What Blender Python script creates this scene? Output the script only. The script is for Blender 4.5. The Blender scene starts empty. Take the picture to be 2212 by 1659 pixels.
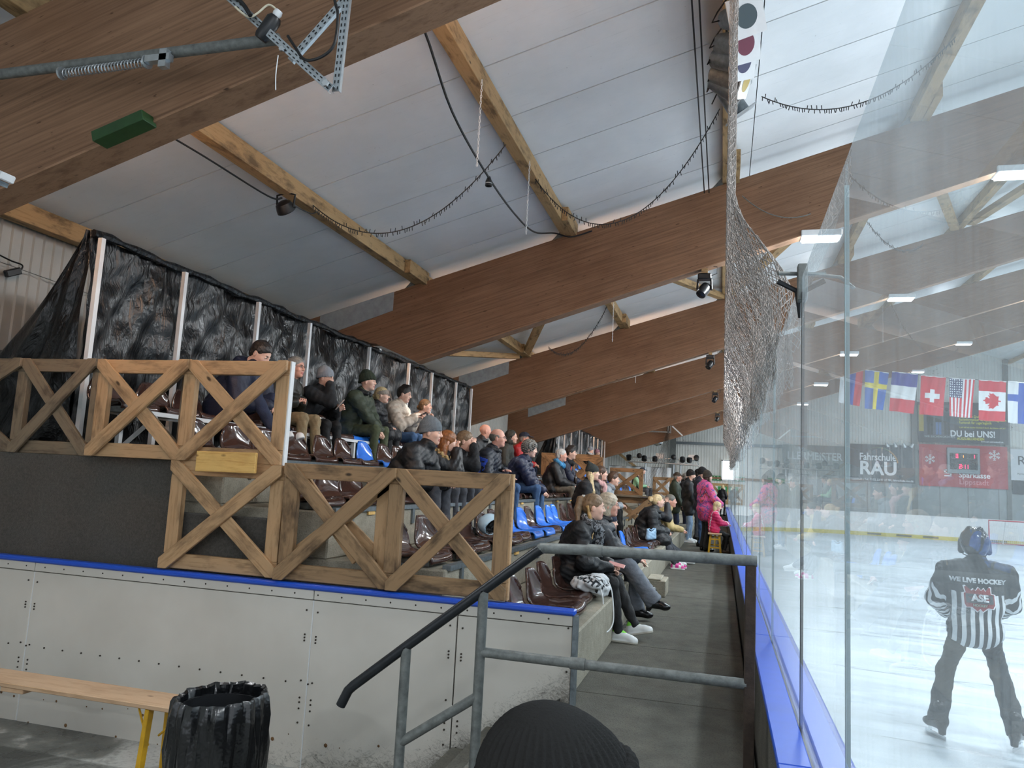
import bpy, bmesh, math, random
import numpy as np
from mathutils import Vector, Matrix, Quaternion
from mathutils.bvhtree import BVHTree
SC = bpy.context.scene
COL = SC.collection
rnd = random.Random(7)
PI = math.pi
# ------------------------------------------------------------------ camera, world, exposure, lamps' light
YAW, PITCH, ROLL = 0.27290216, 0.12444588, 0.05245337
CAMZ = 1.35
def cam_axes(y, p, r):
    f = np.array([-math.sin(y)*math.cos(p), math.cos(y)*math.cos(p), math.sin(p)])
    rt = np.array([math.cos(y), math.sin(y), 0.0]); up = np.cross(rt, f)
    return rt*math.cos(r)+up*math.sin(r), -rt*math.sin(r)+up*math.cos(r), f
r_, u_, f_ = cam_axes(YAW, PITCH, ROLL)
cd = bpy.data.cameras.new('camera'); cam = bpy.data.objects.new('camera', cd); COL.objects.link(cam)
cd.sensor_fit = 'HORIZONTAL'; cd.sensor_width = 36.0; cd.lens = 36.0*1650/2212; cd.clip_start = 0.05; cd.clip_end = 200
mw = Matrix.Identity(4)
for i in range(3):
    mw[i][0] = r_[i]; mw[i][1] = u_[i]; mw[i][2] = -f_[i]
mw[2][3] = CAMZ
cam.matrix_world = mw
SC.camera = cam
vs = SC.view_settings
SC.display_settings.display_device = 'sRGB'
vs.view_transform = 'Standard'; vs.look = 'None'; vs.gamma = 1.0; vs.use_curve_mapping = False
vs.exposure = 1.3
W = bpy.data.worlds.new('world'); SC.world = W; W.use_nodes = True
W.node_tree.nodes['Background'].inputs[0].default_value = (0.75, 0.82, 0.9, 1)
W.node_tree.nodes['Background'].inputs[1].default_value = 0.5
SC.cycles.max_bounces = 6; SC.cycles.diffuse_bounces = 4; SC.cycles.glossy_bounces = 3
SC.cycles.transparent_max_bounces = 24; SC.cycles.transmission_bounces = 4
SC.cycles.sample_clamp_indirect = 4.0; SC.cycles.caustics_reflective = False; SC.cycles.caustics_refractive = False
SC.cycles.use_denoising = True

BEAM_Y = [3.72, 10.75, 17.5, 24.5, 31.4, 38.4]
def z_purlin(x): return 5.668+0.30*x if x < 13.5 else 5.668+0.30*(27.0-x)
def z_ceil(x): return z_purlin(x)+0.23
def z_beam_low(x): return 4.55+0.325*x if x < 13.5 else 4.55+0.325*(27.0-x)
LAMPS = [(1.24, 10.75)] + [(x, y) for y in BEAM_Y for x in (3.62, 8.6, 13.5, 18.4, 23.4)] + [(3.62, -2.6), (8.6, -2.6), (1.2, -2.6), (-4.0, -3.2)]  # last entry is an unseen lamp added to fill the stand side
LAMP_W = 125.0; OMNI_W = 24.0
for k, (x, y) in enumerate(LAMPS):
    ld = bpy.data.lights.new('lamp_light', 'AREA'); ld.shape = 'RECTANGLE'; ld.size = 0.5; ld.size_y = 0.35
    ld.energy = LAMP_W*(.32 if y < 0 else 1); ld.color = (0.90, 0.96, 1.0)
    lo = bpy.data.objects.new('lamp_light', ld); COL.objects.link(lo)
    lo.location = (x, y+0.1, z_beam_low(x)-0.20)
    pd = bpy.data.lights.new('lamp_glow', 'POINT'); pd.energy = OMNI_W*(.3 if x == 1.24 else 1.0); pd.color = ld.color; pd.shadow_soft_size = 0.2
    po = bpy.data.objects.new('lamp_glow', pd); COL.objects.link(po); po.location = (x, y+0.1, z_beam_low(x)-0.36)

BEAM_FILLS = [(x, y) for y in BEAM_Y[:5] for x in (-4.3, -1.4)]          # unseen fill lights added behind the beams to brighten ceiling, beams and stand
for x, y in BEAM_FILLS:
    ld = bpy.data.lights.new('beam_fill_light', 'AREA'); ld.shape = 'RECTANGLE'; ld.size = 1.8; ld.size_y = 0.12; ld.energy = 72.0; ld.color = (0.93, 0.97, 1.0)
    lo = bpy.data.objects.new('beam_fill_light', ld); COL.objects.link(lo); lo.location = (x, y+0.30, z_beam_low(x)+0.42); lo.rotation_euler = (math.radians(78), 0, math.radians(180))

# ------------------------------------------------------------------ materials
def lin(h):
    if isinstance(h, tuple): return h
    h = h.lstrip('#'); o = []
    for i in (0, 2, 4):
        c = int(h[i:i+2], 16)/255
        o.append(c/12.92 if c <= 0.04045 else ((c+0.055)/1.055)**2.4)
    return tuple(o)
class NT:
    def __init__(s, name):
        s.m = bpy.data.materials.new(name); s.m.use_nodes = True; s.t = s.m.node_tree; s.n = s.t.nodes
        s.b = s.n['Principled BSDF']; s.out = s.n['Material Output']
    def new(s, ty, **kw):
        n = s.n.new(ty)
        for k, v in kw.items(): setattr(n, k, v)
        return n
    def link(s, a, b): s.t.links.new(a, b)
    def coords(s, scale=(1, 1, 1), rot=(0, 0, 0), rand=True, kind='Object'):
        tc = s.new('ShaderNodeTexCoord'); mp = s.new('ShaderNodeMapping')
        mp.inputs['Scale'].default_value = scale; m0 = mp
        if any(rot):                                        # turn first, stretch afterwards
            m0 = s.new('ShaderNodeMapping'); m0.inputs['Rotation'].default_value = rot; s.link(m0.outputs[0], mp.inputs[0])
        if rand:
            oi = s.new('ShaderNodeObjectInfo'); mu = s.new('ShaderNodeMath', operation='MULTIPLY'); mu.inputs[1].default_value = 37.0
            s.link(oi.outputs['Random'], mu.inputs[0])
            ad = s.new('ShaderNodeVectorMath', operation='ADD'); s.link(tc.outputs[kind], ad.inputs[0]); s.link(mu.outputs[0], ad.inputs[1])
            s.link(ad.outputs[0], m0.inputs[0])
        else: s.link(tc.outputs[kind], m0.inputs[0])
        return mp.outputs[0]
    def noise(s, co, scale, detail=4, rough=.6, dist=0.0):
        n = s.new('ShaderNodeTexNoise'); n.inputs['Scale'].default_value = scale; n.inputs['Detail'].default_value = detail
        n.inputs['Roughness'].default_value = rough; n.inputs['Distortion'].default_value = dist
        s.link(co, n.inputs['Vector']); return n.outputs[0]
    def ramp(s, fac, stops):
        r = s.new('ShaderNodeValToRGB'); e = r.color_ramp.elements
        while len(e) < len(stops): e.new(0.5)
        for el, (p, c) in zip(e, stops):
            el.position = p; el.color = (*(lin(c) if not isinstance(c, float) else (c, c, c)), 1)
        s.link(fac, r.inputs[0]); return r.outputs[0]
    def mix(s, a, b, fac, mode='MIX'):
        m = s.new('ShaderNodeMix', data_type='RGBA', blend_type=mode)
        for v, i in ((fac, 0), (a, 6), (b, 7)):
            if hasattr(v, 'is_linked'): s.link(v, m.inputs[i])
            elif i == 0: m.inputs[0].default_value = v
            else: m.inputs[i].default_value = (*lin(v), 1)
        return m.outputs[2]
    def col(s, c):
        if hasattr(c, 'is_linked'): s.link(c, s.b.inputs['Base Color'])
        else: s.b.inputs['Base Color'].default_value = (*lin(c), 1)
    def rough(s, v):
        if hasattr(v, 'is_linked'): s.link(v, s.b.inputs['Roughness'])
        else: s.b.inputs['Roughness'].default_value = v
    def bump(s, h, strength=.3, dist=.01):
        b = s.new('ShaderNodeBump'); b.inputs['Strength'].default_value = strength; b.inputs['Distance'].default_value = dist
        s.link(h, b.inputs['Height']); s.link(b.outputs[0], s.b.inputs['Normal'])
MATS = {}
def plain(name, c, rough=.6, metal=0.0, var=0.25, scale=14.0, bump=0.0, bscale=60.0, spec=.5, coat=0.0, emit=None, estr=1.0, stretch=(1, 1, 1), sheen=0.0):
    key = name
    if key in MATS: return MATS[key]
    n = NT(name); co = n.coords(stretch)
    base = lin(c)
    if var > 0:
        f = n.noise(co, scale, 5)
        d = tuple(max(0, x*(1-var)) for x in base); l = tuple(min(1, x*(1+var*.7)) for x in base)
        n.col(n.ramp(f, [(0.25, d), (0.75, l)]))
    else: n.col(base)
    n.rough(rough); n.b.inputs['Metallic'].default_value = metal; n.b.inputs['Specular IOR Level'].default_value = spec
    if coat: n.b.inputs['Coat Weight'].default_value = coat; n.b.inputs['Coat Roughness'].default_value = .08
    if sheen: n.b.inputs['Sheen Weight'].default_value = sheen
    if bump: n.bump(n.noise(co, bscale, 3), bump, .01)
    if emit: n.b.inputs['Emission Color'].default_value = (*lin(emit), 1); n.b.inputs['Emission Strength'].default_value = estr
    MATS[key] = n.m; return n.m
def wood(name, light, dark, stain, stain_amt=.5, rough=.65):
    n = NT(name)
    co = n.coords((1.6, 22, 22)); f = n.noise(co, 2.2, 6, .65, .6)
    base = n.ramp(f, [(0.28, dark), (0.5, light), (0.8, light)])
    co2 = n.coords((2.2, 6, 6)); s = n.noise(co2, 1.6, 4, .6)
    sm = n.ramp(s, [(0.5, 0.0), (0.68, stain_amt)])
    c = n.mix(base, stain, sm)
    v = n.new('ShaderNodeTexVoronoi'); v.inputs['Scale'].default_value = 3.0; n.link(n.coords((1.0, 2.2, 2.2)), v.inputs['Vector'])
    kn = n.ramp(v.outputs['Distance'], [(0.045, 1.0), (0.10, 0.0)])
    c = n.mix(c, tuple(x*.25 for x in lin(dark)), kn)
    n.col(c); n.rough(rough); n.b.inputs['Specular IOR Level'].default_value = .3
    n.bump(f, .25, .004); MATS[name] = n.m; return n.m
def glulam():
    n = NT('glulam_wood'); rot = (0, math.atan(.31), 0)
    co = n.coords((1, 1, 1), rot, rand=False)
    co2 = n.coords((.55, 3, 26), rot, rand=False); f = n.noise(co2, 2.0, 6, .62, .3)
    base = n.ramp(f, [(0.2, '#563f2d'), (0.45, '#7f6049'), (0.62, '#8c6b52'), (0.85, '#9b7a60')])
    w = n.new('ShaderNodeTexWave', bands_direction='Z'); w.inputs['Scale'].default_value = 4.0; w.inputs['Distortion'].default_value = .25
    w.inputs['Detail'].default_value = 1; n.link(co, w.inputs['Vector'])
    ln = n.ramp(w.outputs[1], [(0.0, 1.0), (0.10, 0.0)])
    c = n.mix(base, '#3a2617', n.mix((0, 0, 0), ln, .22))
    k = n.noise(n.coords((2.5, 3, 12), rot, rand=False), 3.0, 2); kn = n.ramp(k, [(0.66, 0.0), (0.72, .8)])
    c = n.mix(c, '#3b2515', kn)
    st = n.noise(n.coords((.5, 1, .9), rot, rand=False), 1.3, 4); c = n.mix(c, '#5a3a24', n.ramp(st, [(0.45, 0.0), (0.75, .55)]))
    n.col(c); n.rough(.6); n.b.inputs['Specular IOR Level'].default_value = .3; n.bump(f, .15, .004)
    return n.m
def roof_panel():
    n = NT('roof_panel_white'); co = n.coords((.5, 40, 4)); f = n.noise(co, 1.6, 5, .7)
    streak = n.ramp(f, [(0.60, 0.0), (0.72, .35)])
    d = n.noise(n.coords((1.2, 1.2, 1.2), rand=True), 1.0, 5); c0 = n.ramp(d, [(0.3, '#dadedf'), (0.7, '#e8ebec')])
    c = n.mix(c0, '#aeb3b5', streak)
    sp = n.noise(n.coords((1, 1, 1)), 30, 2); c = n.mix(c, '#70706c', n.ramp(sp, [(0.75, 0.0), (0.78, .6)]))
    n.col(c); n.rough(.38); n.bump(n.noise(n.coords((.2, 60, 4)), 1.5, 2), .06, .004)
    return n.m
def concrete(name, a, b, scale=9, bump=.5):
    n = NT(name); co = n.coords(rand=False, kind='Object'); f = n.noise(co, scale, 8, .7)
    g = n.noise(co, 90, 3, .6); c = n.ramp(f, [(0.25, a), (0.75, b)])
    c = n.mix(c, tuple(x*.6 for x in lin(a)), n.ramp(g, [(0.5, 0.0), (0.7, .6)])); st = n.noise(co, 1.3, 5)
    c = n.mix(c, tuple(x*.5 for x in lin(a)), n.ramp(st, [(0.5, 0.0), (0.8, .55)]))
    n.col(c); n.rough(.85); n.b.inputs['Specular IOR Level'].default_value = .25; n.bump(g, bump, .01); return n.m
def board_white():
    n = NT('board_white'); co = n.coords(rand=False)
    d = n.noise(n.coords((.8, 1, .8), rand=False), 1.2, 4); c = n.ramp(d, [(0.3, '#bdb7ad'), (0.7, '#cdc8bf')])
    # scuffed dirt near the foot of the boards, worn in by brooms and ice shavings
    sep = n.new('ShaderNodeSeparateXYZ'); n.link(co, sep.inputs[0])
    def mth(op, a, b=None, c=None):
        q = n.new('ShaderNodeMath', operation=op)
        for i, v in enumerate((a, b, c)):
            if v is None: continue
            if hasattr(v, 'is_linked'): n.link(v, q.inputs[i])
            else: q.inputs[i].default_value = v
        return q.outputs[0]
    foot = mth('MINIMUM', mth('MAXIMUM', mth('MULTIPLY_ADD', sep.outputs[0], .66, .60), -.64), .0)      # where the steps and floor meet the boards
    hgt = mth('SUBTRACT', sep.outputs[2], foot)
    mr = n.new('ShaderNodeMapRange'); mr.inputs[1].default_value = 0; mr.inputs[2].default_value = .40; mr.inputs[3].default_value = 1; mr.inputs[4].default_value = 0; n.link(hgt, mr.inputs[0])
    mx = n.new('ShaderNodeMapRange'); mx.inputs[1].default_value = -3.6; mx.inputs[2].default_value = -2.0; mx.inputs[3].default_value = .25; mx.inputs[4].default_value = 1.0; n.link(sep.outputs[0], mx.inputs[0])
    sc1 = n.noise(n.coords((34, 1, 12), (0, .9, 0), rand=False), 1.4, 6, .8, 1.2); sc2 = n.noise(n.coords((12, 1, 34), (0, .4, 0), rand=False), 1.4, 6, .8, 1.2)
    sc = mth('MAXIMUM', sc1, sc2)
    mm = mth('MULTIPLY_ADD', mth('MULTIPLY', mr.outputs[0], mx.outputs[0]), .42, sc)
    c = n.mix(c, '#5c5850', n.ramp(mm, [(0.74, 0.0), (0.92, .85)]))
    ru = n.noise(n.coords(rand=False), 7, 3); c = n.mix(c, '#7a5a35', n.ramp(ru, [(0.74, 0.0), (0.8, .5)]))
    n.col(c); n.rough(.42); return n.m
def tarp():
    n = NT('black_sheeting'); co = n.coords((1, 1.6, .8), rand=False)
    f = n.noise(co, 1.8, 5, .55, 2.2); g = n.noise(n.coords((1, 4, .8), rand=False), 3, 4, .55, .8)
    a = n.new('ShaderNodeMath', operation='ADD'); n.link(f, a.inputs[0]); n.link(g, a.inputs[1])
    n.col('#0b0c0e'); n.rough(.30); n.b.inputs['Specular IOR Level'].default_value = .55; n.bump(a.outputs[0], .55, .06); return n.m
def glass(name, tint, dust):
    n = NT(name); n.n.remove(n.b)
    tr = n.new('ShaderNodeBsdfTransparent'); tr.inputs[0].default_value = (*tint, 1)
    gl = n.new('ShaderNodeBsdfGlossy'); gl.inputs['Roughness'].default_value = .012; gl.inputs[0].default_value = (.95, .97, 1, 1)
    # reflection of a clear pane: Schlick's curve on the outward face
    ge = n.new('ShaderNodeNewGeometry'); dt = n.new('ShaderNodeVectorMath', operation='DOT_PRODUCT'); n.link(ge.outputs['Normal'], dt.inputs[0]); n.link(ge.outputs['Incoming'], dt.inputs[1])
    def ma(op, a, b=None):
        q = n.new('ShaderNodeMath', operation=op)
        for i, v in enumerate((a, b)):
            if v is None: continue
            if hasattr(v, 'is_linked'): n.link(v, q.inputs[i])
            else: q.inputs[i].default_value = v
        return q.outputs[0]
    fr_ = ma('MULTIPLY', ma('ADD', ma('MULTIPLY', ma('POWER', ma('SUBTRACT', 1.0, ma('ABSOLUTE', dt.outputs['Value'])), 5.0), .62), .03), ma('SUBTRACT', 1.0, ge.outputs['Backfacing']))
    m1 = n.new('ShaderNodeMixShader'); n.link(fr_, m1.inputs[0]); n.link(tr.outputs[0], m1.inputs[1]); n.link(gl.outputs[0], m1.inputs[2])
    df = n.new('ShaderNodeBsdfDiffuse'); df.inputs[0].default_value = (.82, .87, .89, 1); tl = n.new('ShaderNodeBsdfTranslucent'); tl.inputs[0].default_value = (.82, .87, .89, 1)
    dm = n.new('ShaderNodeMixShader'); dm.inputs[0].default_value = .5; n.link(df.outputs[0], dm.inputs[1]); n.link(tl.outputs[0], dm.inputs[2])
    s1 = n.noise(n.coords((3, 14, .9), rand=False), 1.6, 5, .65); s2 = n.noise(n.coords((1, 1.2, 1.2), rand=False), 1.1, 3)
    ad = n.new('ShaderNodeMath', operation='MULTIPLY'); n.link(s1, ad.inputs[0]); n.link(s2, ad.inputs[1])
    mr = n.new('ShaderNodeMapRange'); mr.inputs[1].default_value = .12; mr.inputs[2].default_value = .45; mr.inputs[3].default_value = dust*.55; mr.inputs[4].default_value = dust*1.6
    n.link(ad.outputs[0], mr.inputs[0])
    m2 = n.new('ShaderNodeMixShader'); n.link(mr.outputs[0], m2.inputs[0]); n.link(m1.outputs[0], m2.inputs[1]); n.link(dm.outputs[0], m2.inputs[2])
    n.link(m2.outputs[0], n.out.inputs[0]); return n.m
def ice_mat():
    n = NT('rink_ice'); f = n.noise(n.coords((1.0, 7.0, 1), (0, 0, .18), rand=False), .7, 7, .66, .8)
    g = n.noise(n.coords((1, 1, 1), rand=False), .35, 4)
    c = n.ramp(f, [(0.32, '#98a1a7'), (0.52, '#b6bfc6'), (0.72, '#cad1d7')]); c = n.mix(c, '#87929a', n.ramp(g, [(0.45, 0.0), (0.7, .45)]))
    n.col(c); n.rough(n.ramp(f, [(0.3, 0.22), (0.6, 0.5)])); n.b.inputs['Specular IOR Level'].default_value = .45; n.bump(f, .12, .01); return n.m
def puffer(name, c, rough=.5, q=0, var=.25):
    if name in MATS: return MATS[name]
    n = NT(name); co = n.coords(); f = n.noise(co, 9, 6, .65, .8); b = lin(c)
    n.col(n.ramp(f, [(0.3, tuple(x*(1-var) for x in b)), (0.7, tuple(min(1, x*(1+var)) for x in b))])); n.rough(rough)
    n.b.inputs['Specular IOR Level'].default_value = .45; n.bump(f, .5, .02); MATS[name] = n.m; return n.m
def patterned(name, stops, scale=9, rough=.6, dist=.8):
    n = NT(name); f = n.noise(n.coords(), scale, 3, .55, dist); r = n.ramp(f, stops)
    for nd in n.n:
        if nd.type == 'VALTORGB': nd.color_ramp.interpolation = 'CONSTANT'
    n.col(r); n.rough(rough); MATS[name] = n.m; return n.m

def spotted_wall():
    n = NT('wall_sheet_spotted'); co = n.coords(rand=False); f = n.noise(co, .8, 4); c = n.ramp(f, [(0.3, '#cbccc6'), (0.7, '#dcddd8')])
    sp = n.noise(n.coords((1, 1, 1), rand=False), 5.5, 4, .8); ms = n.noise(co, .35, 2); q = n.new('ShaderNodeMath', operation='MULTIPLY_ADD'); n.link(ms, q.inputs[0]); q.inputs[1].default_value = .45; n.link(sp, q.inputs[2])
    c = n.mix(c, '#5b5850', n.ramp(q.outputs[0], [(0.88, 0.0), (0.92, .8)])); n.col(c); n.rough(.55); return n.m
M_glulam = glulam(); M_roof = roof_panel()
M_edge = wood('beam_edge_wood', '#96745a', '#7c5c43', '#5a3f2c', .5)
M_purlin = wood('purlin_wood', '#ab8e66', '#8f734c', '#4a3b2a', .75)
M_pine = wood('fence_pine', '#b3916b', '#8d6c4a', '#5a4430', .65)
M_oak = wood('fence_brown', '#947757', '#705840', '#3a2d21', .8)
M_greyw = wood('fence_grey', '#7b6c58', '#5b4e40', '#332b24', .7)
M_newpine = wood('new_pine', '#d8b06a', '#bd8c48', '#9a6c34', .3)
M_conc = concrete('stand_concrete', '#827c6e', '#a59f90', 10)
def wet_floor():
    n = NT('floor_concrete'); co = n.coords(rand=False); f = n.noise(co, 1.7, 7, .62, .5); g = n.noise(co, 40, 4, .7)
    c = n.ramp(f, [(0.36, '#3b3c39'), (0.47, '#6c6d68'), (0.56, '#a9a9a4'), (0.75, '#b9b9b4')]); c = n.mix(c, '#55554f', n.ramp(g, [(0.5, 0.0), (0.7, .45)]))
    n.col(c); n.rough(n.ramp(f, [(0.38, 0.25), (0.52, 0.85)])); n.bump(g, .4, .01); return n.m
M_floorc = wet_floor()
M_walk = concrete('walkway_rubber', '#4c4a44', '#6b685f', 5, .8)
M_felt = plain('dark_felt', '#4f4b45', .95, var=.4, scale=60, bump=.8, bscale=160, spec=.1, sheen=.2)
M_board = board_white(); M_tarp = tarp(); M_ice = ice_mat()
M_blue = plain('blue_plastic', '#1b4fbd', .35, var=.08)
M_blueseat = plain('blue_seat_plastic', '#2f78dc', .12, var=.06, spec=.6)
M_brownseat = plain('brown_seat_plastic', '#3f2a24', .10, var=.12, spec=.65)
M_galv = plain('galvanised_steel', '#7c8488', .45, .75, var=.35, scale=25, bump=.15)
M_plate = plain('grey_steel_plate', '#98a1a6', .6, .1, var=.25, scale=9)
M_galvd = plain('dark_galvanised_pipe', '#6f726f', .55, .25, var=.45, scale=26, bump=.2)
M_blackp = plain('black_painted_pipe', '#23262a', .35, .3, var=.3, scale=20)
M_rust = plain('rusted_steel', '#43362d', .75, .3, var=.5, scale=18, bump=.3)
M_white = plain('white_paint', '#d9dbdc', .4, var=.05)
M_black = plain('black_plastic', '#141518', .4, var=.15)
M_cable = plain('black_cable', '#101113', .5, var=0)
M_zinc = plain('zinc_plated', '#b9c0c4', .35, .8, var=.15, scale=30)
M_wallp = plain('wall_sheet', '#b9bdbb', .5, var=.12, scale=1.5)
M_walldirty = spotted_wall()
M_yellow = plain('yellow_paint', '#c99a1c', .45, var=.2)
M_kick = plain('yellow_kickplate', '#c4b546', .4, var=.15)
M_benchw = wood('bench_board', '#bd9d7e', '#a3825f', '#7c5a3a', .25, .45)
M_bag = plain('bin_liner', '#0d0e10', .22, var=.2, bump=1.0, bscale=9, spec=.7)
M_net = plain('net_cord', '#958e88', .8, var=.35, scale=18)
M_glass = glass('rink_glass', (.83, .87, .885), .125)
M_chrome = plain('chrome', '#d5d8da', .15, 1.0, var=0)
M_screw = plain('screw_dark', '#3a332b', .5, .4, var=0)
M_skin = plain('skin_light', '#e3b7a2', .5, var=.08, scale=30)
M_skin2 = plain('skin_rosy', '#dba48f', .5, var=.10, scale=30)
M_lip = plain('lips', '#b0685e', .5, var=0)
M_eye = plain('eye', '#2b221c', .2, var=0)
M_eyew = plain('eye_white', '#d8d4cf', .3, var=0)

# ------------------------------------------------------------------ mesh helpers
class MB:
    def __init__(s): s.v = []; s.f = []; s.m = []
    def add(s, vs, fs, mi=0):
        o = len(s.v); s.v += [tuple(v) for v in vs]; s.f += [tuple(i+o for i in f) for f in fs]; s.m += [mi]*len(fs); return s
    def box(s, c, d, R=None, mi=0):
        h = [x/2 for x in d]; vs = []
        for sx in (-1, 1):
            for sy in (-1, 1):
                for sz in (-1, 1):
                    p = Vector((sx*h[0], sy*h[1], sz*h[2]))
                    if R is not None: p = R @ p
                    vs.append(p+Vector(c))
        return s.add(vs, [(0, 1, 3, 2), (4, 6, 7, 5), (0, 4, 5, 1), (2, 3, 7, 6), (0, 2, 6, 4), (1, 5, 7, 3)], mi)
    def bb(s, a, b, mi=0): return s.box([(a[i]+b[i])/2 for i in range(3)], [abs(b[i]-a[i]) for i in range(3)], None, mi)
    def bar(s, a, b, w, t, n=(0, 1, 0), mi=0):
        a = Vector(a); b = Vector(b); x = (b-a).normalized(); n = Vector(n); y = (n-x*n.dot(x)).normalized(); z = x.cross(y)
        R = Matrix((x, y, z)).transposed(); return s.box((a+b)/2, ((b-a).length, t, w), R, mi)
    def tube(s, pts, r, n=8, mi=0, caps=True):
        pts = [Vector(p) for p in pts]; N = len(pts); rs = r if isinstance(r, (list, tuple)) else [r]*N
        vs = []; fs = []; prev = None
        for i, p in enumerate(pts):
            t = (pts[min(i+1, N-1)]-pts[max(i-1, 0)])
            t = t.normalized() if t.length > 1e-9 else Vector((0, 0, 1))
            if prev is None:
                q = Vector((0, 0, 1)) if abs(t.z) < .9 else Vector((1, 0, 0)); u = (q-t*q.dot(t)).normalized()
            else: u = (prev-t*prev.dot(t)).normalized()
            prev = u; w = t.cross(u)
            for k in range(n):
                a = 2*PI*k/n; vs.append(p+(u*math.cos(a)+w*math.sin(a))*rs[i])
        for i in range(N-1):
            for k in range(n): fs.append((i*n+k, i*n+(k+1) % n, (i+1)*n+(k+1) % n, (i+1)*n+k))
        if caps: fs += [tuple(range(n-1, -1, -1)), tuple(range((N-1)*n, N*n))]
        return s.add(vs, fs, mi)
    def lathe(s, prof, n=20, c=(0, 0, 0), R=None, mi=0, caps=True):
        vs = []; fs = []; N = len(prof)
        for (r, z) in prof:
            for k in range(n):
                a = 2*PI*k/n; p = Vector((r*math.cos(a), r*math.sin(a), z))
                if R is not None: p = R @ p
                vs.append(p+Vector(c))
        for i in range(N-1):
            for k in range(n): fs.append((i*n+k, i*n+(k+1) % n, (i+1)*n+(k+1) % n, (i+1)*n+k))
        if caps: fs += [tuple(range(n-1, -1, -1)), tuple(range((N-1)*n, N*n))]
        return s.add(vs, fs, mi)
    def ball(s, c, r, n=10, m=6, mi=0, R=None):
        r = r if isinstance(r, (tuple, list)) else (r, r, r); vs = []; fs = []
        for i in range(m+1):
            th = PI*i/m
            for k in range(n):
                a = 2*PI*k/n; p = Vector((r[0]*math.sin(th)*math.cos(a), r[1]*math.sin(th)*math.sin(a), r[2]*math.cos(th)))
                if R is not None: p = R @ p
                vs.append(p+Vector(c))
        for i in range(m):
            for k in range(n): fs.append((i*n+k, (i+1)*n+k, (i+1)*n+(k+1) % n, i*n+(k+1) % n))
        return s.add(vs, fs, mi)
    def prism(s, poly, y0, y1, mi=0):      # polygon in x,z extruded along y
        n = len(poly); vs = [(x, y0, z) for x, z in poly]+[(x, y1, z) for x, z in poly]
        fs = [tuple(range(n)), tuple(range(2*n-1, n-1, -1))]+[(i, i+n, (i+1) % n+n, (i+1) % n) for i in range(n)]
        return s.add(vs, fs, mi)
    def mesh(s, name, mats, smooth=False):
        me = bpy.data.meshes.new(name); me.from_pydata(s.v, [], s.f)
        for m in (mats if isinstance(mats, (list, tuple)) else [mats]): me.materials.append(m)
        if any(s.m): me.polygons.foreach_set('material_index', s.m)
        if smooth:
            me.polygons.foreach_set('use_smooth', [True]*len(me.polygons)); 
        me.update(); return me
    def build(s, name, mats, parent=None, smooth=False, kind=None, bevel=0.0, label=None):
        me = s.mesh(name, mats, smooth)
        if bevel:
            bm = bmesh.new(); bm.from_mesh(me); bmesh.ops.recalc_face_normals(bm, faces=bm.faces)
            bmesh.ops.bevel(bm, geom=list(bm.edges), offset=bevel, segments=1, affect='EDGES', clamp_overlap=True); bm.to_mesh(me); bm.free()
        else:
            bm = bmesh.new(); bm.from_mesh(me); bmesh.ops.recalc_face_normals(bm, faces=bm.faces); bm.to_mesh(me); bm.free()
        if smooth: me.set_sharp_from_angle(angle=math.radians(40))
        return link(name, me, parent, kind, label)
def link(name, me, parent=None, kind=None, label=None):
    o = bpy.data.objects.new(name, me); COL.objects.link(o)
    if parent is not None: o.parent = parent
    if kind: o['kind'] = kind
    if label: o['label'] = label
    return o
def tag(o, label, cat, group=None):
    o['label'] = label; o['category'] = cat
    if group: o['group'] = group
    return o
def thing(name, label, cat, loc=(0, 0, 0), rz=0.0, group=None):
    o = bpy.data.objects.new(name, None); COL.objects.link(o); o.location = loc; o.rotation_euler = (0, 0, rz); o.empty_display_size = .1
    return tag(o, label, cat, group)
def copy_tree(o, parent=None):
    c = o.copy(); COL.objects.link(c)
    if parent is not None: c.parent = parent
    for ch in o.children: copy_tree(ch, c)
    return c
def plank(name, a, b, w, t, m, parent=None, n=(0, 1, 0), bevel=.004):
    a = Vector(a); b = Vector(b); x = (b-a).normalized(); n = Vector(n); y = (n-x*n.dot(x)).normalized(); z = x.cross(y)
    L = (b-a).length; o = MB().box((0, 0, 0), (L, t, w)).build(name, m, parent, bevel=bevel)
    mt = Matrix((x, y, z)).transposed().to_4x4(); mt.translation = (a+b)/2; o.matrix_local = mt; return o
def catenary(a, b, sag, n=24):
    a = Vector(a); b = Vector(b); return [a.lerp(b, i/n)-Vector((0, 0, sag*4*(i/n)*(1-i/n))) for i in range(n+1)]
DG = None
def text_mesh(body, size, bold=0.0, extrude=.002, align='CENTER', space=1.0):
    cu = bpy.data.curves.new('t', 'FONT'); cu.body = body; cu.size = size; cu.extrude = extrude; cu.align_x = align; cu.align_y = 'CENTER'
    cu.offset = bold; cu.space_character = space; cu.resolution_u = 3
    o = bpy.data.objects.new('t', cu); COL.objects.link(o)
    dg = bpy.context.evaluated_depsgraph_get(); me = bpy.data.meshes.new_from_object(o.evaluated_get(dg)); bpy.data.objects.remove(o); return me
def text_obj(name, body, size, m, parent, loc, R, bold=0.0, align='CENTER', space=1.0, width=None):
    me = text_mesh(body, size, bold, align=align, space=space); me.materials.clear(); me.materials.append(m)
    if width:
        xs = [v.co.x for v in me.vertices]; k = width/max(1e-6, max(xs)-min(xs))
        for v in me.vertices: v.co.x *= k
    o = link(name, me, parent); mt = R.to_4x4(); mt.translation = loc; o.matrix_local = mt; return o
R_FACE_CAM = Matrix(((1, 0, 0), (0, 0, -1), (0, 1, 0)))     # text plane upright, readable from -y

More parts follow.
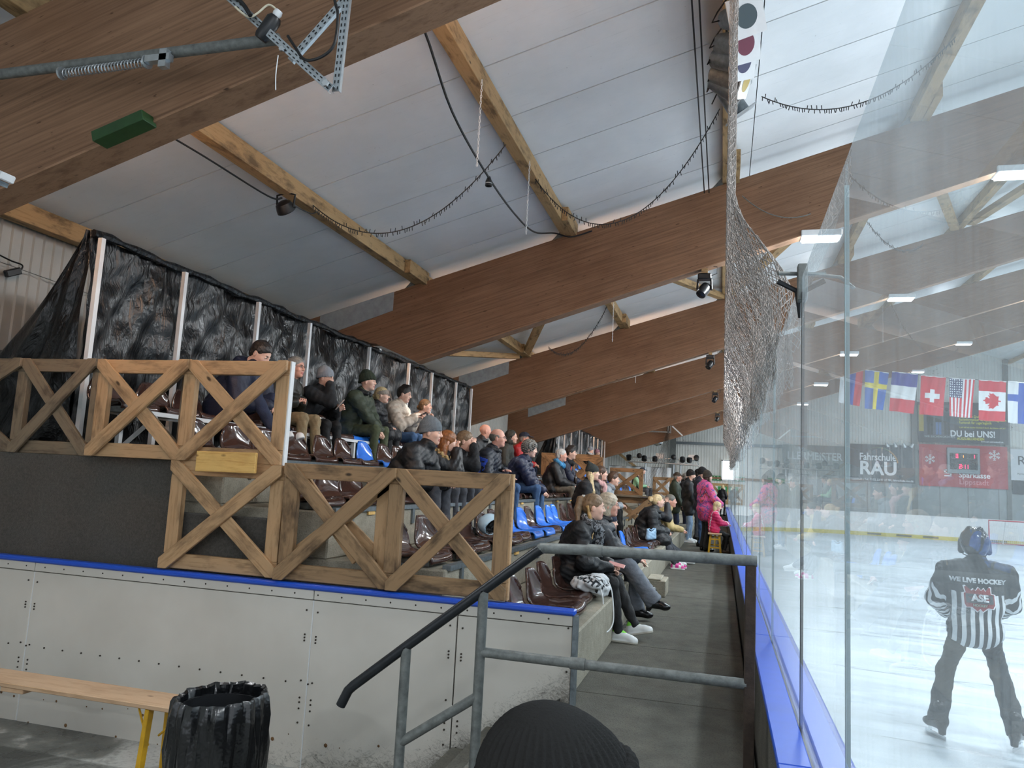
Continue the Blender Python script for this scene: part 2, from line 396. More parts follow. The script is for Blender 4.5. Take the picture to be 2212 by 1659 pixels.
def clip_rect(P, x0, x1, z0, z1):
    for ax, lim, sg in ((0, x0, 1), (0, x1, -1), (1, z0, 1), (1, z1, -1)):
        out = []
        for i in range(len(P)):
            a, b = P[i-1], P[i]; da, db = sg*(a[ax]-lim), sg*(b[ax]-lim)
            if (da >= 0) != (db >= 0): t = da/(da-db); out.append((a[0]+(b[0]-a[0])*t, a[1]+(b[1]-a[1])*t))
            if db >= 0: out.append(b)
        P = out
    return P
def mitred_brace(a, b, w, y0, y1, rect, m, parent):
    """diagonal plank whose ends are cut flush with the bay it fills"""
    a = Vector((a[0], 0, a[1])); b = Vector((b[0], 0, b[1])); d = (b-a).normalized(); n = Vector((-d.z, 0, d.x)); a2 = a-d*.3; b2 = b+d*.3
    P = clip_rect([(p.x, p.z) for p in (a2-n*w/2, b2-n*w/2, b2+n*w/2, a2+n*w/2)], *rect)
    c = (a+b)/2; R = Matrix((d, Vector((0, 1, 0)), d.cross(Vector((0, 1, 0))))).transposed(); Ri = R.transposed()
    mb = MB(); k = len(P); vs = [Ri @ (Vector((x, y, z))-c) for y in (y0, y1) for x, z in P]
    mb.add(vs, [tuple(range(k)), tuple(range(2*k-1, k-1, -1))]+[(i, i+k, (i+1) % k+k, (i+1) % k) for i in range(k)])
    o = mb.build('brace', m, parent, bevel=.003); m4 = R.to_4x4(); m4.translation = c; o.matrix_local = m4; return o

def stripes(name, axis, pitch, a, b):
    n = NT(name); tc = n.new('ShaderNodeTexCoord'); sp = n.new('ShaderNodeSeparateXYZ'); n.link(tc.outputs['Object'], sp.inputs[0])
    m = n.new('ShaderNodeMath', operation='MULTIPLY'); n.link(sp.outputs[axis], m.inputs[0]); m.inputs[1].default_value = 1/pitch
    f = n.new('ShaderNodeMath', operation='FRACT'); n.link(m.outputs[0], f.inputs[0]); g = n.new('ShaderNodeMath', operation='GREATER_THAN'); n.link(f.outputs[0], g.inputs[0]); g.inputs[1].default_value = .5
    n.col(n.mix(a, b, g.outputs[0])); n.rough(.7); return n.m
# ------------------------------------------------------------------ the hall: floors, roof, walls
ICE = -0.65; LOW = -0.62; BY = 4.80; GX = 0.316
YEND = 48.0; XL = -6.95
MB().bb((XL, -5, LOW-.2), (GX+.1, 4.95, LOW)).build('floor', M_floorc, None, kind='structure')
walk = MB().bb((-0.93, 3.5, -.5), (0.185, 46.5, -.012)).build('floor', M_walk, None, kind='structure')
for k in range(26):                                          # rubber mats of the walkway, each a strip with its own edge
    y0 = 3.52+k*1.65; MB().bb((-0.92, y0, -.012), (0.18, y0+1.64, 0.0)).build('mat_strip', M_walk, walk, bevel=.004)
MB().bb((0.40, -6, ICE-.2), (30.6, 47.0, ICE)).build('floor', M_ice, None, kind='structure')

ceil = MB()
for x0, x1 in ((XL-.3, 13.5), (13.5, 34.2)):
    ceil.add([(x0, -5, z_ceil(x0)+.06), (x1, -5, z_ceil(x1)+.06), (x1, YEND+.3, z_ceil(x1)+.06), (x0, YEND+.3, z_ceil(x0)+.06),
              (x0, -5, z_ceil(x0)+.16), (x1, -5, z_ceil(x1)+.16), (x1, YEND+.3, z_ceil(x1)+.16), (x0, YEND+.3, z_ceil(x0)+.16)],
             [(0, 1, 2, 3), (7, 6, 5, 4), (0, 4, 5, 1), (1, 5, 6, 2), (2, 6, 7, 3), (3, 7, 4, 0)])
ceiling = ceil.build('ceiling', plain('roof_void', '#1c1d1e', .9, var=0), None, kind='structure')
def roof_strip(x0, x1, y0, y1):
    g = .009; mb = MB()
    mb.add([(x0, y0+g, z_ceil(x0)), (x1, y0+g, z_ceil(x1)), (x1, y1-g, z_ceil(x1)), (x0, y1-g, z_ceil(x0)),
            (x0, y0+g, z_ceil(x0)+.058), (x1, y0+g, z_ceil(x1)+.058), (x1, y1-g, z_ceil(x1)+.058), (x0, y1-g, z_ceil(x0)+.058)],
           [(0, 1, 2, 3), (7, 6, 5, 4), (0, 4, 5, 1), (1, 5, 6, 2), (2, 6, 7, 3), (3, 7, 4, 0)])
    mb.build('ceiling_panel', M_roof, ceiling)
for k in range(53):
    y = -4.53+k*1.0
    roof_strip(XL-.25, .305, y, y+1); roof_strip(.315, 13.49, y, y+1); roof_strip(13.51, 34.1, y, y+1)
# purlins on top of the beams, bay by bay, with splice blocks at their ends
PX = [-6.80, -4.62, -2.30, 0.0, 2.42, 4.75, 7.05, 9.4, 11.7]
ys = [-4.5]+[b+.11 for b in BEAM_Y]+[YEND]
for i in range(len(ys)-1):
    for j, x in enumerate(PX+[27-p for p in PX if p > 0]):
        y0, y1 = ys[i]-.06, ys[i+1]+.06; z = z_purlin(x)
        o = MB().box((0, 0, 0), (y1-y0-.01, .14, .2)).build('purlin', M_purlin, ceiling, bevel=.004)
        m4 = Matrix(((0, 1, 0), (1, 0, 0), (0, 0, -1))).to_4x4(); m4.translation = (x, (y0+y1)/2, z+.11); o.matrix_local = m4
        if 1 <= i < 4 and -5 < x < 3:
            o = MB().box((0, 0, 0), (.75, .09, .2)).build('splice_block', M_purlin, ceiling, bevel=.004)
            m4 = m4.copy(); m4.translation = (x+.117, y1-.47, z+.095); o.matrix_local = m4
# wind braces in the second bay
for a, b in (((-6.2, 14.2), (-4.75, 17.3)), ((-2.2, 11.2), (-4.5, 17.2)), ((-2.2, 11.2), (-.1, 17.3)), ((2.3, 11.2), (.1, 17.3)), ((2.55, 11.2), (4.6, 17.3)), ((7.0, 11.2), (4.9, 17.3)), ((7.2, 11.2), (9.2, 17.3)), ((11.5, 11.2), (9.6, 17.3))):
    plank('wind_brace', (a[0], a[1], z_purlin(a[0])+.02), (b[0], b[1], z_purlin(b[0])+.02), .16, .12, M_purlin, ceiling, (0, 0, 1))
# walls
def corrugated(name, p0, p1, z0, z1, pitch, depth, m, ztop=None, inward=(1, 0)):
    L = math.hypot(p1[0]-p0[0], p1[1]-p0[1]); n = int(L/pitch); dx = ((p1[0]-p0[0])/L, (p1[1]-p0[1])/L); vs = []; fs = []
    prof = [(0, 0), (.62, 0), (.72, 1), (.90, 1), (1.0, 0)]
    pts = [(i+a, d) for i in range(n) for a, d in prof[:4]]+[(n, 0)]
    for s, d in pts:
        x = p0[0]+dx[0]*s*pitch+inward[0]*d*depth; y = p0[1]+dx[1]*s*pitch+inward[1]*d*depth
        zt = ztop(x) if ztop else z1
        vs += [(x, y, z0), (x, y, zt)]
    for i in range(len(pts)-1): fs.append((2*i, 2*i+2, 2*i+3, 2*i+1))
    return MB().add(vs, fs).build(name, m, None, kind='structure')
wl = corrugated('wall_left', (XL, -5), (XL, YEND), LOW, z_ceil(XL)+.05, .125, .018, M_wallp, None, (1, 0))
MB().bb((XL-.15, -5, LOW), (XL-.02, YEND, 2.35)).build('plinth', M_conc, wl)
MB().bb((XL-.02, -5, 2.30), (XL+.05, YEND, 2.36)).build('rail', M_galv, wl)
for y in (4.9, 6.9, 12.5, 16.5): MB().bb((XL+.015, y, 2.3), (XL+.03, y+.03, 3.7)).build('joint_strip', M_galvd, wl)
wf = corrugated('wall_far', (XL, YEND), (33.9, YEND), LOW, 3, .16, .02, M_walldirty, lambda x: z_ceil(x)+.05, (0, -1))
for x, w in ((-2.95, .35), (4.6, .3), (10.45, .28), (15.1, .22), (20, .25)): MB().bb((x-w/2, YEND-.25, ICE), (x+w/2, YEND-.02, z_ceil(x)-.05)).build('column', M_galvd, wf)
MB().bb((-3, YEND-.14, 4.05), (15, YEND-.04, 4.2)).build('rail', M_galv, wf)
MB().bb((-6.8, YEND-.12, 2.02), (3, YEND-.04, 2.16)).build('rail', M_oak, wf)
plank('brace', (-6.6, YEND-.3, 3.6), (-4.6, YEND-.3, 2.1), .16, .1, M_purlin, wf)
MB().bb((4.7, YEND-.2, ICE), (33, YEND-.06, 2.3)).build('lower_panelling', plain('grey_wall_panel', '#8b9394', .6, var=.12, scale=1.2), wf)
for x in (5.6, 6.9, 8.0, 8.9, 11.7, 13.1, 14.6): MB().bb((x-.02, YEND-.215, ICE), (x+.02, YEND-.2, 2.28)).build('panel_joint', M_galvd, wf)
MB().bb((33.9, -5, LOW), (34.1, YEND, z_ceil(33.9)+.1)).build('wall_right', M_wallp, None, kind='structure')
# bright daylight doorway panel low on the far wall
M_day = plain('backlit_pane', '#e8ecea', .4, var=0, emit='#eef3f2', estr=.9)
wn = MB().bb((-.02, YEND-.14, 2.0), (1.0, YEND-.05, 3.15)).build('window_1', M_day, None, kind='structure')
for a, b in (((-.07, 3.12), (1.05, 3.2)), ((-.07, 1.96), (1.05, 2.03)), ((-.07, 1.96), (0.0, 3.2)), ((.98, 1.96), (1.05, 3.2))): MB().bb((a[0], YEND-.18, a[1]), (b[0], YEND-.06, b[1])).build('window_frame', M_white, wn)

# ------------------------------------------------------------------ glulam roof beams
beam_words = ['nearest glulam roof beam crossing the top left corner', 'second glulam roof beam, behind the first bay of white ceiling', 'third glulam roof beam, above the end of the first black sheeting',
              'fourth glulam roof beam, above the far black sheeting', 'fifth glulam roof beam towards the far wall', 'farthest glulam roof beam before the far wall']
for k, y in enumerate(BEAM_Y):
    b = thing('glulam_beam', 'brown '+beam_words[k], 'roof beam', (0, y, 0), 0, 'glulam roof beams')
    xa = -4.56 if k in (1, 4) else XL                        # two beams are cut back at the eaves where the sheeting passes below
    pl = ([(XL, 3.365), (-5.25, 3.345), (xa, z_beam_low(xa))] if k in (1, 4) else [(XL, z_beam_low(XL))])+[(13.5, z_beam_low(13.5)), (34.0, z_beam_low(34.0)), (34.0, z_purlin(34)), (13.5, z_purlin(13.5)), (XL, z_purlin(XL))]
    MB().prism(pl, 0, .22).build('beam_body', M_glulam, b)
    e = MB(); pts = [(XL, 0), (13.5, 0), (34.0, 0)]
    e.add([(xa, -.006, z_beam_low(xa)-.012), (13.5, -.006, z_beam_low(13.5)-.012), (13.5, -.006, z_beam_low(13.5)+.004), (xa, -.006, z_beam_low(xa)+.004),
           (xa, .224, z_beam_low(xa)-.012), (13.5, .224, z_beam_low(13.5)-.012), (13.5, .224, z_beam_low(13.5)+.004), (xa, .224, z_beam_low(xa)+.004)],
          [(0, 1, 2, 3), (7, 6, 5, 4), (0, 4, 5, 1), (3, 2, 6, 7), (1, 5, 6, 2), (0, 3, 7, 4)])
    e.build('lower_lath', M_edge, b)
    if k >= 1:                                              # steel shoe plate at the eaves end, joist hangers under the purlins
        x0, x1 = -6.25, -5.0
        MB().add([(x0, -.012, z_purlin(x0)-.36), (x1, -.012, z_purlin(x1)-.30), (x1, -.012, z_purlin(x1)+.0), (x0, -.012, z_purlin(x0)+.0),
                  (x0, .0, z_purlin(x0)-.36), (x1, .0, z_purlin(x1)-.30), (x1, .0, z_purlin(x1)), (x0, .0, z_purlin(x0))],
                 [(0, 1, 2, 3), (7, 6, 5, 4), (0, 4, 5, 1), (1, 5, 6, 2), (2, 6, 7, 3), (3, 7, 4, 0)]).build('steel_plate', M_plate, b)
        for x in PX[1:5]:
            MB().prism([(x-.22, z_purlin(x-.22)), (x-.06, z_purlin(x-.06)), (x-.06, z_purlin(x-.06)+.13)], .02, .06).build('purlin_hanger', M_galvd, b)
tg = MB().box((0, 0, 0), (.38, .12, .07), Matrix.Rotation(-.31, 3, 'Y')).build('green_painted_block', plain('green_paint', '#21431f', .5), None, bevel=.004)
tg.location = (-3.61, 3.68, 3.375); tag(tg, 'dark green painted timber block under the nearest roof beam', 'timber block')

# ------------------------------------------------------------------ the concrete grandstand
stand = thing('grandstand', 'stepped grey concrete grandstand carrying the rows of bucket seats', 'grandstand', (0, 0, 0))
def xs(n): return -(.90+.90*(n-1))
def zs(n): return .38+.337*(n-1)
for y0, y1 in ((5.0, 19.9), (21.2, 29.5), (30.6, 40.5)):
    for n in range(1, 5):
        MB().bb((xs(n), y0, zs(n)-.337 if n > 1 else 0.0), (XL+.05, y1, zs(n))).build('step', M_conc, stand, bevel=.012)
# aisle steps and floors between the blocks
for y0, y1 in ((19.9, 21.2), (29.5, 30.6)):
    for n in range(1, 5): MB().bb((xs(n)-.1, y0, 0), (XL+.05, y1, zs(n)-.16)).build('aisle_step', M_conc, stand)
MB().bb((XL+.05, 40.5, 0), (-.93, 46.5, .05)).build('floor', M_conc, None, kind='structure')
st = MB(); st.bb((-.235, -.26, 0), (0, .26, .20)); st.bb((-.235, -.26, .2), (-.06, .26, .22))
o = st.build('concrete_block_step', M_conc, None, bevel=.01); o.location = (-.655, 10.15, 0); tag(o, 'small concrete step block standing on the walkway past the front seats', 'step')

# felt covered side of the stand behind the near boards
fl = thing('felt_cover', 'dark grey felt hung over the stand side above the white boards', 'wall covering', (0, 0, 0))
vs = []; fs = []; nx, nz = 46, 10
for i in range(nx+1):
    for j in range(nz+1):
        x = -6.9+2.95*i/nx; z = .55+.81*j/nz
        vs.append((x, 4.96+.012*math.sin(x*9)*(1-j/nz)+.02*math.sin(x*4.1+1)*math.sin(z*5), z))
for i in range(nx):
    for j in range(nz): fs.append((i*(nz+1)+j, (i+1)*(nz+1)+j, (i+1)*(nz+1)+j+1, i*(nz+1)+j+1))
MB().add(vs, fs).build('felt', M_felt, fl, smooth=True)
MB().bb((-3.95, 4.93, .56), (-3.0, 5.0, .98)).build('felt_flap', M_felt, fl, bevel=.01)

# ------------------------------------------------------------------ timber railings
def railing(name, label, y, bays, z0, z1, m, w=.105, t=.05, right_white=False, far=False, m2=None, flip=False):
    f = thing(name, label, 'railing', (0, y, 0))
    x0, x1 = bays[0], bays[-1]
    plank('bottom_rail', (x0, 0, z0+w/2), (x1, 0, z0+w/2), w, t, m, f); plank('top_rail', (x0, 0, z1-w/2), (x1, 0, z1-w/2), w, t, m, f)
    for x in bays: plank('post', (min(max(x, x0+w/2), x1-w/2), -.003, z0+w), (min(max(x, x0+w/2), x1-w/2), -.003, z1-w), w, t+.004, m, f)
    for a, b in zip(bays[:-1], bays[1:]):
        k = w*.42; rect = (a-w*.1 if a > x0 else a, b+w*.1 if b < x1 else b, z0, z1)
        mitred_brace((a+k, z1-k), (b-k, z0+k), w*.95, -.052, -.026, rect, m, f)
        mitred_brace((a+k, z0+k), (b-k, z1-k), w*.95, -.079, -.053, rect, m, f)
    if right_white: MB().bb((x1-.002, -.022, z0), (x1+.010, .024, z1)).build('edge_strip', M_white if right_white is True else M_pine, f)
    return f
railing('timber_railing', 'weathered grey timber railing with X braces, at the far left end of the upper row', 5.02, [-6.85, -5.62, -4.86, -3.95], 1.36, 2.14, M_greyw)
f = railing('timber_railing', 'light pine railing with two X braces above the dark felt', 4.86, [-4.70, -3.86, -3.02], 1.365, 2.115, M_pine, right_white=True)
plank('cover_board', (-3.66, -.11, 1.365), (-3.17, -.11, 1.372), .145, .028, M_newpine, f)
railing('timber_railing', 'square light pine railing panel with one X brace on the blue board cap', 4.86, [-3.93, -2.99], .585, 1.365, M_pine)
f = railing('timber_railing', 'brown stained timber railing with wide X braces beside the steel handrail', 4.84, [-2.97, -2.12, -1.315], .585, 1.385, M_oak, right_white='wood')
for a, b in (((-2.9, .06, 1.30), (-2.4, .06, .75)), ((-2.92, .06, .72), (-2.2, .06, 1.3)), ((-2.24, .06, .66), (-2.24, .06, 1.33)), ((-2.55, .08, 1.0), (-2.1, .08, .64))): plank('inner_board', a, b, .1, .03, M_pine, f)
railing('timber_railing', 'brown timber railing behind the white haired man', 20.1, [-4.6, -3.85, -3.03], 1.33, 2.06, M_oak, w=.12)
f = railing('timber_railing', 'pale upper timber rail behind the brown railing of the second block', 21.0, [-4.9, -4.0, -3.25], 1.42, 2.15, M_oak, w=.12)
railing('timber_railing', 'brown timber railing in front of the far rows of seats', 21.4, [-3.02, -2.1], 1.10, 1.83, M_oak, w=.11)
f = railing('timber_railing', 'low dark timber railing of the middle aisle with a flat cap', 15.6, [-2.1, -1.32], .45, 1.13, M_oak, w=.12)
plank('cap_board', (-2.15, -.02, 1.15), (-1.28, -.02, 1.15), .03, .22, M_greyw, f)
railing('timber_railing', 'dark timber railing beside the olive jacket man', 30.3, [-2.6, -1.9, -1.25], 1.05, 1.75, M_oak, w=.12)
railing('timber_railing', 'far timber railing at the end of the walkway by the exit sign', 44.8, [-.6, .3, 1.1], .6, 1.75, M_purlin, w=.14)

# ------------------------------------------------------------------ near white boards with blue cap
bd = thing('rink_boards', 'low white board wall with blue cap in front of the stand', 'board wall', (0, BY, 0))
jx = [-7.0, -5.04, -2.66, -1.625, -.872]
for a, b in zip(jx[:-1], jx[1:]):
    MB().bb((a+.004, 0, -.64), (b-.004, .02, .466)).build('board_panel', M_board, bd, bevel=.003)
    MB().bb((a+.003, -.005, .472), (b-.003, .02, .535)).build('top_strip', M_board, bd, bevel=.003)
MB().bb((-7, .02, -.64), (-.88, .06, .53)).build('backing', M_black, bd)
for x in jx[1:3]: MB().bb((x-.0038, .002, -.64), (x+.0038, .019, .466)).build('joint_strip', M_white, bd)
MB().prism([(-7.0, .535), (-.862, .535), (-.862, .572), (-7.0, .572)], -.02, .06).build('cap', M_blue, bd, bevel=.008)
MB().bb((-7, -.028, .548), (-.87, -.02, .556)).build('cap_groove', M_blue, bd)
MB().bb((-.872, -.012, -.05), (-.845, .055, .535)).build('end_post', M_galv, bd)
sc = MB()
def screw(x, z, r=.0065): sc.lathe([(r, -.002), (r, .003)], 6, (x, -.003, z), Matrix.Rotation(PI/2, 3, 'X'))
for k in range(34): screw(-6.9+k*.178, .505)
for k in range(26): screw(-6.9+k*.17, -.078)
for x in jx[1:-1]:
    for z in (.40, .24, .22, .2, -.06, -.17, -.2, -.24, -.33): screw(x-.045, z); screw(x+.04, z-.008)
for z in (.46, .2, -.0, -.03): screw(-.9, z)
sc.build('screw_heads', M_screw, bd, kind='stuff')
rs_ = MB(); rq = random.Random(4)
for k in range(46): rs_.lathe([(rq.uniform(.004, .014), -.001), (.002, .002)], 7, (-6.9+k*.13+rq.uniform(-.04, .04), -.0015, -.43-.16*(k % 3 == 0)+rq.uniform(-.03, .03)), Matrix.Rotation(PI/2, 3, 'X'))
rs_.build('rust_marks', plain('rust_mark', '#6a4c2c', .8, var=.4), bd, kind='stuff')

# ------------------------------------------------------------------ steps down from the walkway, handrail
stp = thing('walkway_stairs', 'dark rubber covered steps leading down from the walkway behind the handrail', 'stairs', (0, 0, 0))
for k in range(4):
    x1 = -.93-.22*k; MB().bb((x1-.24, 3.62, LOW), (x1, 4.78, -.155*(k+1)+.155-.02 if k else -.02)).build('step', M_walk, stp, bevel=.006)
MB().prism([(-.93, .045), (-.93, -.06), (-1.78, -.60), (-1.86, -.60)], 4.70, 4.785).build('stringer', plain('dark_rubber', '#26241f', .8), stp)
hr = thing('handrail', 'galvanised pipe handrail sloping down beside the walkway steps', 'handrail', (0, 3.6, 0))
R = .0245
MB().ball((-.822, 0, 1.034), R*1.03, 12, 8).build('joint', M_galvd, hr, smooth=True)
hr_top = MB().tube([(-.825, 0, 1.036), (-.60, 0, 1.043), (.153, 0, 1.05)], R, 14).build('top_rail', M_galvd, hr, smooth=True)
MB().tube([(-.60, 0, 1.043), (-.53, 0, 1.044)], R+.004, 14).build('sleeve', M_galvd, hr_top, smooth=True)
MB().tube([(-1.80, 0, .20), (-1.765, 0, .275), (-1.74, 0, .30), (-1.45, 0, .535), (-.85, 0, 1.012), (-.822, 0, 1.032)], R, 14).build('sloping_rail', M_blackp, hr, smooth=True)
MB().tube([(-1.09, 0, .531), (.115, 0, .525)], R*.95, 14).build('mid_rail', M_galvd, hr, smooth=True)
MB().tube([(-.66, 0, .529), (-.59, 0, .529)], R+.003, 14).build('sleeve', M_galvd, hr, smooth=True)
MB().tube([(-1.47, 0, .07), (-1.10, 0, .325)], R*.95, 14).build('lower_rail', M_galvd, hr, smooth=True)
MB().tube([(-1.095, 0, -.62), (-1.095, 0, .815)], R, 14).build('post', M_galvd, hr, smooth=True)
MB().tube([(-1.472, 0, -.62), (-1.472, 0, .515)], R, 14).build('post', M_galvd, hr, smooth=True)
MB().bb((.105, -.022, -.05), (.15, .022, 1.03)).build('post', M_rust, hr, bevel=.003, label='rusted square end post')

# ------------------------------------------------------------------ bench and bin in the corner
bn = thing('folding_bench', 'wooden beer bench with yellow legs along the white boards', 'bench', (-4.7, 4.2, LOW))
plank('seat_board', (-1.4, 0, .50), (1.66, 0, .50), .26, .028, M_benchw, bn, (0, 0, 1))
plank('batten', (.26, 0, .47), (.44, 0, .47), .24, .03, M_benchw, bn, (0, 0, 1))
for x in (-1.0, 1.38):
    for y in (-.09, .09):
        MB().bar((x, y, .48), (x-.02, y*1.25, 0.0), .05, .03, (1, 0, 0)).build('leg', M_yellow, bn, bevel=.003)
    MB().bar((x, -.1, .12), (x, .1, .12), .03, .02).build('cross_bar', M_yellow, bn)
    for y in (-.07, .07): MB().tube([(x, y, .26), (x-.1 if y < 0 else x+.12, y, .48)], .007, 6).build('brace', M_yellow, bn)
    MB().tube([(x+.01, 0, .3), (x+.2, 0, .47)], .007, 6).build('brace', M_yellow, bn)
bi = thing('waste_bin', 'round bin lined with a black plastic bag next to the bench', 'bin', (-2.56, 3.72, LOW))
vs = []; fs = []; n = 120; prof = [(.222, 0), (.238, .08), (.248, .3), (.250, .5), (.247, .66), (.238, .735), (.226, .756), (.212, .745), (.208, .66), (.2, .45), (.19, .2), (.0, .18)]
for i, (r, z) in enumerate(prof):
    for k in range(n):
        a = 2*PI*k/n; q = (.004+.007*max(0, 1-abs(z-.4)/.35))*math.sin(a*9+z*7)+.005*math.sin(a*19-z*9+1)+.003*math.sin(a*37+z*4); rr = max(0.0, r+(q if r > .1 else 0)*(1.6 if i in (3, 4, 5, 6, 7) else 1))
        vs.append((rr*math.cos(a), rr*math.sin(a), z+(.014*math.sin(a+.9)+.003*math.sin(a*9) if 5 <= i <= 7 else 0)))
for i in range(len(prof)-1):
    for k in range(n): fs.append((i*n+k, i*n+(k+1) % n, (i+1)*n+(k+1) % n, (i+1)*n+k))
MB().add(vs, fs).build('bin_liner', M_bag, bi, smooth=True)
MB().lathe([(.19, .02), (.205, .70), (.198, .70), (.18, .04)], 32, caps=False).build('bin_body', M_black, bi, smooth=True)
# ------------------------------------------------------------------ rink barrier beside the walkway and its glass
bar = thing('rink_barrier', 'long rink barrier with blue caps running along the walkway', 'rink barrier', (0, 0, 0))
cy = [-2.2, .3, 2.86, 5.3, 7.75, 10.2, 12.65, 15.1, 17.6, 20.1, 22.6, 25.1, 27.6, 30.1, 32.6, 35.1, 37.6, 40.1, 42.6, 46.0]
for a, b in zip(cy[:-1], cy[1:]):
    MB().prism([(.195, .452), (.195, .425), (.305, .425), (.305, .452)], a+.003, b-.003).build('outer_cap', M_blue, bar, bevel=.004)
    MB().prism([(.336, .452), (.336, .425), (.455, .425), (.455, .440), (.445, .452)], a+.003, b-.003).build('inner_cap', M_blue, bar, bevel=.004)
    MB().bb((.20, a+.004, -.62), (.228, b-.004, .424)).build('outer_panel', M_walk, bar)
    MB().bb((.40, a+.002, ICE), (.44, b-.002, .424)).build('inner_panel', M_white, bar)
for y in [c for c in cy for c in (c+.3, c+1.5)]: MB().bb((.23, y, ICE), (.40, y+.06, .42)).build('frame_post', M_galv, bar)
MB().bb((.306, -2.2, .40), (.335, 46, .436)).build('glass_channel', M_black, bar)
gy = [-1.3, .45, 2.18, 3.36, 5.17, 6.95, 8.7, 10.5, 12.3, 14.1, 15.9, 17.7, 19.5, 21.3, 23.1, 24.9, 26.7, 28.5, 30.3, 32.1, 33.9, 35.7, 37.5, 39.3, 41.1, 42.9]
M_jnt = plain('clear_joint', '#aebcbc', .2, var=0)
for k, (a, b) in enumerate(zip(gy[:-1], gy[1:])):
    p = MB().bb((GX-.005, a+.006, .42), (GX+.005, b-.006, 2.265)).build('glass_pane', M_glass, bar)
    e = MB().bb((GX-.006, b-.005, .42), (GX+.006, b+.005, 2.2)).build('joint_strip', M_black if k == 2 or k > 4 and k % 3 == 0 else M_jnt, bar)
# clamp on the pane top where the net is tied
cl = thing('net_clamp', 'steel clamp holding the net at the top of the glass', 'clamp', (GX, 3.40, 2.27))
MB().bb((-.02, -.03, -.10), (.02, .03, .06)).build('body', M_galvd, cl, bevel=.004); MB().tube([(-.10, -.02, .02), (.10, .05, .03)], .009, 8).build('pin', M_galvd, cl)
MB().tube([(-.10, .0, -.01), (-.02, .02, -.05), (.0, .05, -.16)], .012, 8).build('cord', M_black, cl); MB().tube([(.02, 0, .02), (.16, .06, .02), (.22, .1, -.02)], .008, 8).build('lever', M_galvd, cl)

# ------------------------------------------------------------------ safety net gathered above the glass
def net_layer(y0, y1, pitch, phase, r, seed, amp=.022):
    rng = np.random.default_rng(seed); zt = 5.60 if y0 < 8 else 4.42
    nu = int((y1-y0)/pitch); nv = int(3.3/pitch); i, j = np.meshgrid(np.arange(nu+1), np.arange(nv+1), indexing='ij')
    t = j/nv; y = y0+i*pitch
    sag = .16*np.abs(np.sin((y-3.9)*.62))*(1-np.exp(-(y-3.9)*1.0))-.02
    zb = np.where(y < 5.0, 2.33-.25*np.clip(y-3.9, 0, 1), 2.08)-sag*.6
    z = zt+(zb-zt)*t
    s = np.clip((3.02-z)/.66, 0, 1); s = s*s*(3-2*s)
    x = .020+.245*s+amp*(.5+1.2*s)*np.sin(y*7.3+phase+z*.7)+.6*amp*np.sin(y*17.1+phase*2.1+z*1.9)+.05*s*np.sin(z*5+y*2+phase)*.5
    y = y+.10*np.sin(z*1.7+phase)*s-.22*(1-s)*0
    # gathers away from the tied corner: the near edge runs back with height
    y = y+np.where(i*pitch < 1.2, (1.2-i*pitch)*.22*np.clip((z-2.35)/1.5, 0, 1), 0)
    P = np.stack([x, y, z], -1)+rng.normal(0, .0016, (nu+1, nv+1, 3))
    a = []; b = []
    A = P[:-1, :-1]; B = P[1:, 1:]; Cc = P[1:, :-1]; D = P[:-1, 1:]
    ev = ((i[:-1, :-1]+j[:-1, :-1]) % 2 == 0)
    a = np.where(ev[..., None], A, Cc).reshape(-1, 3); b = np.where(ev[..., None], B, D).reshape(-1, 3)
    d = b-a; d /= np.linalg.norm(d, axis=1)[:, None]+1e-9
    u = np.cross(d, [0.3, .2, .93]); u /= np.linalg.norm(u, axis=1)[:, None]+1e-9; w = np.cross(d, u); N = len(a); vs = np.zeros((N, 6, 3))
    for k in range(3):
        o = (u*math.cos(2.094*k)+w*math.sin(2.094*k))*r; vs[:, k] = a+o; vs[:, k+3] = b+o
    base = (np.arange(N)*6)[:, None]; q = np.array([[0, 1, 4, 3], [1, 2, 5, 4], [2, 0, 3, 5]])
    return vs.reshape(-1, 3), (base[:, None, :]+q[None]).reshape(-1, 4)
def quads_mesh(name, V, F, m, smooth=False):
    me = bpy.data.meshes.new(name); me.vertices.add(len(V)); me.vertices.foreach_set('co', np.asarray(V, np.float32).ravel())
    F = np.asarray(F, np.int32); me.loops.add(F.size); me.loops.foreach_set('vertex_index', F.ravel())
    me.polygons.add(len(F)); me.polygons.foreach_set('loop_start', np.arange(0, F.size, 4, dtype=np.int32))
    for mm in (m if isinstance(m, list) else [m]): me.materials.append(mm)
    if smooth: me.polygons.foreach_set('use_smooth', np.ones(len(F), bool))
    me.update(calc_edges=True); me.validate(); return me
Vs = []; Fs = []; o = 0
for args in ((3.97, 9.0, .025, 0, .0026, 1), (4.0, 9.0, .025, 2.6, .0026, 2), (9.0, 26.0, .07, 0, .005, 4), (9.0, 26.0, .07, 2.5, .005, 5)):
    V, F = net_layer(*args); Vs.append(V); Fs.append(F+o); o += len(V)
net = link('safety_net', quads_mesh('safety_net', np.concatenate(Vs), np.concatenate(Fs), M_net)); tag(net, 'grey knotted safety net gathered and hanging beside the glass', 'net')
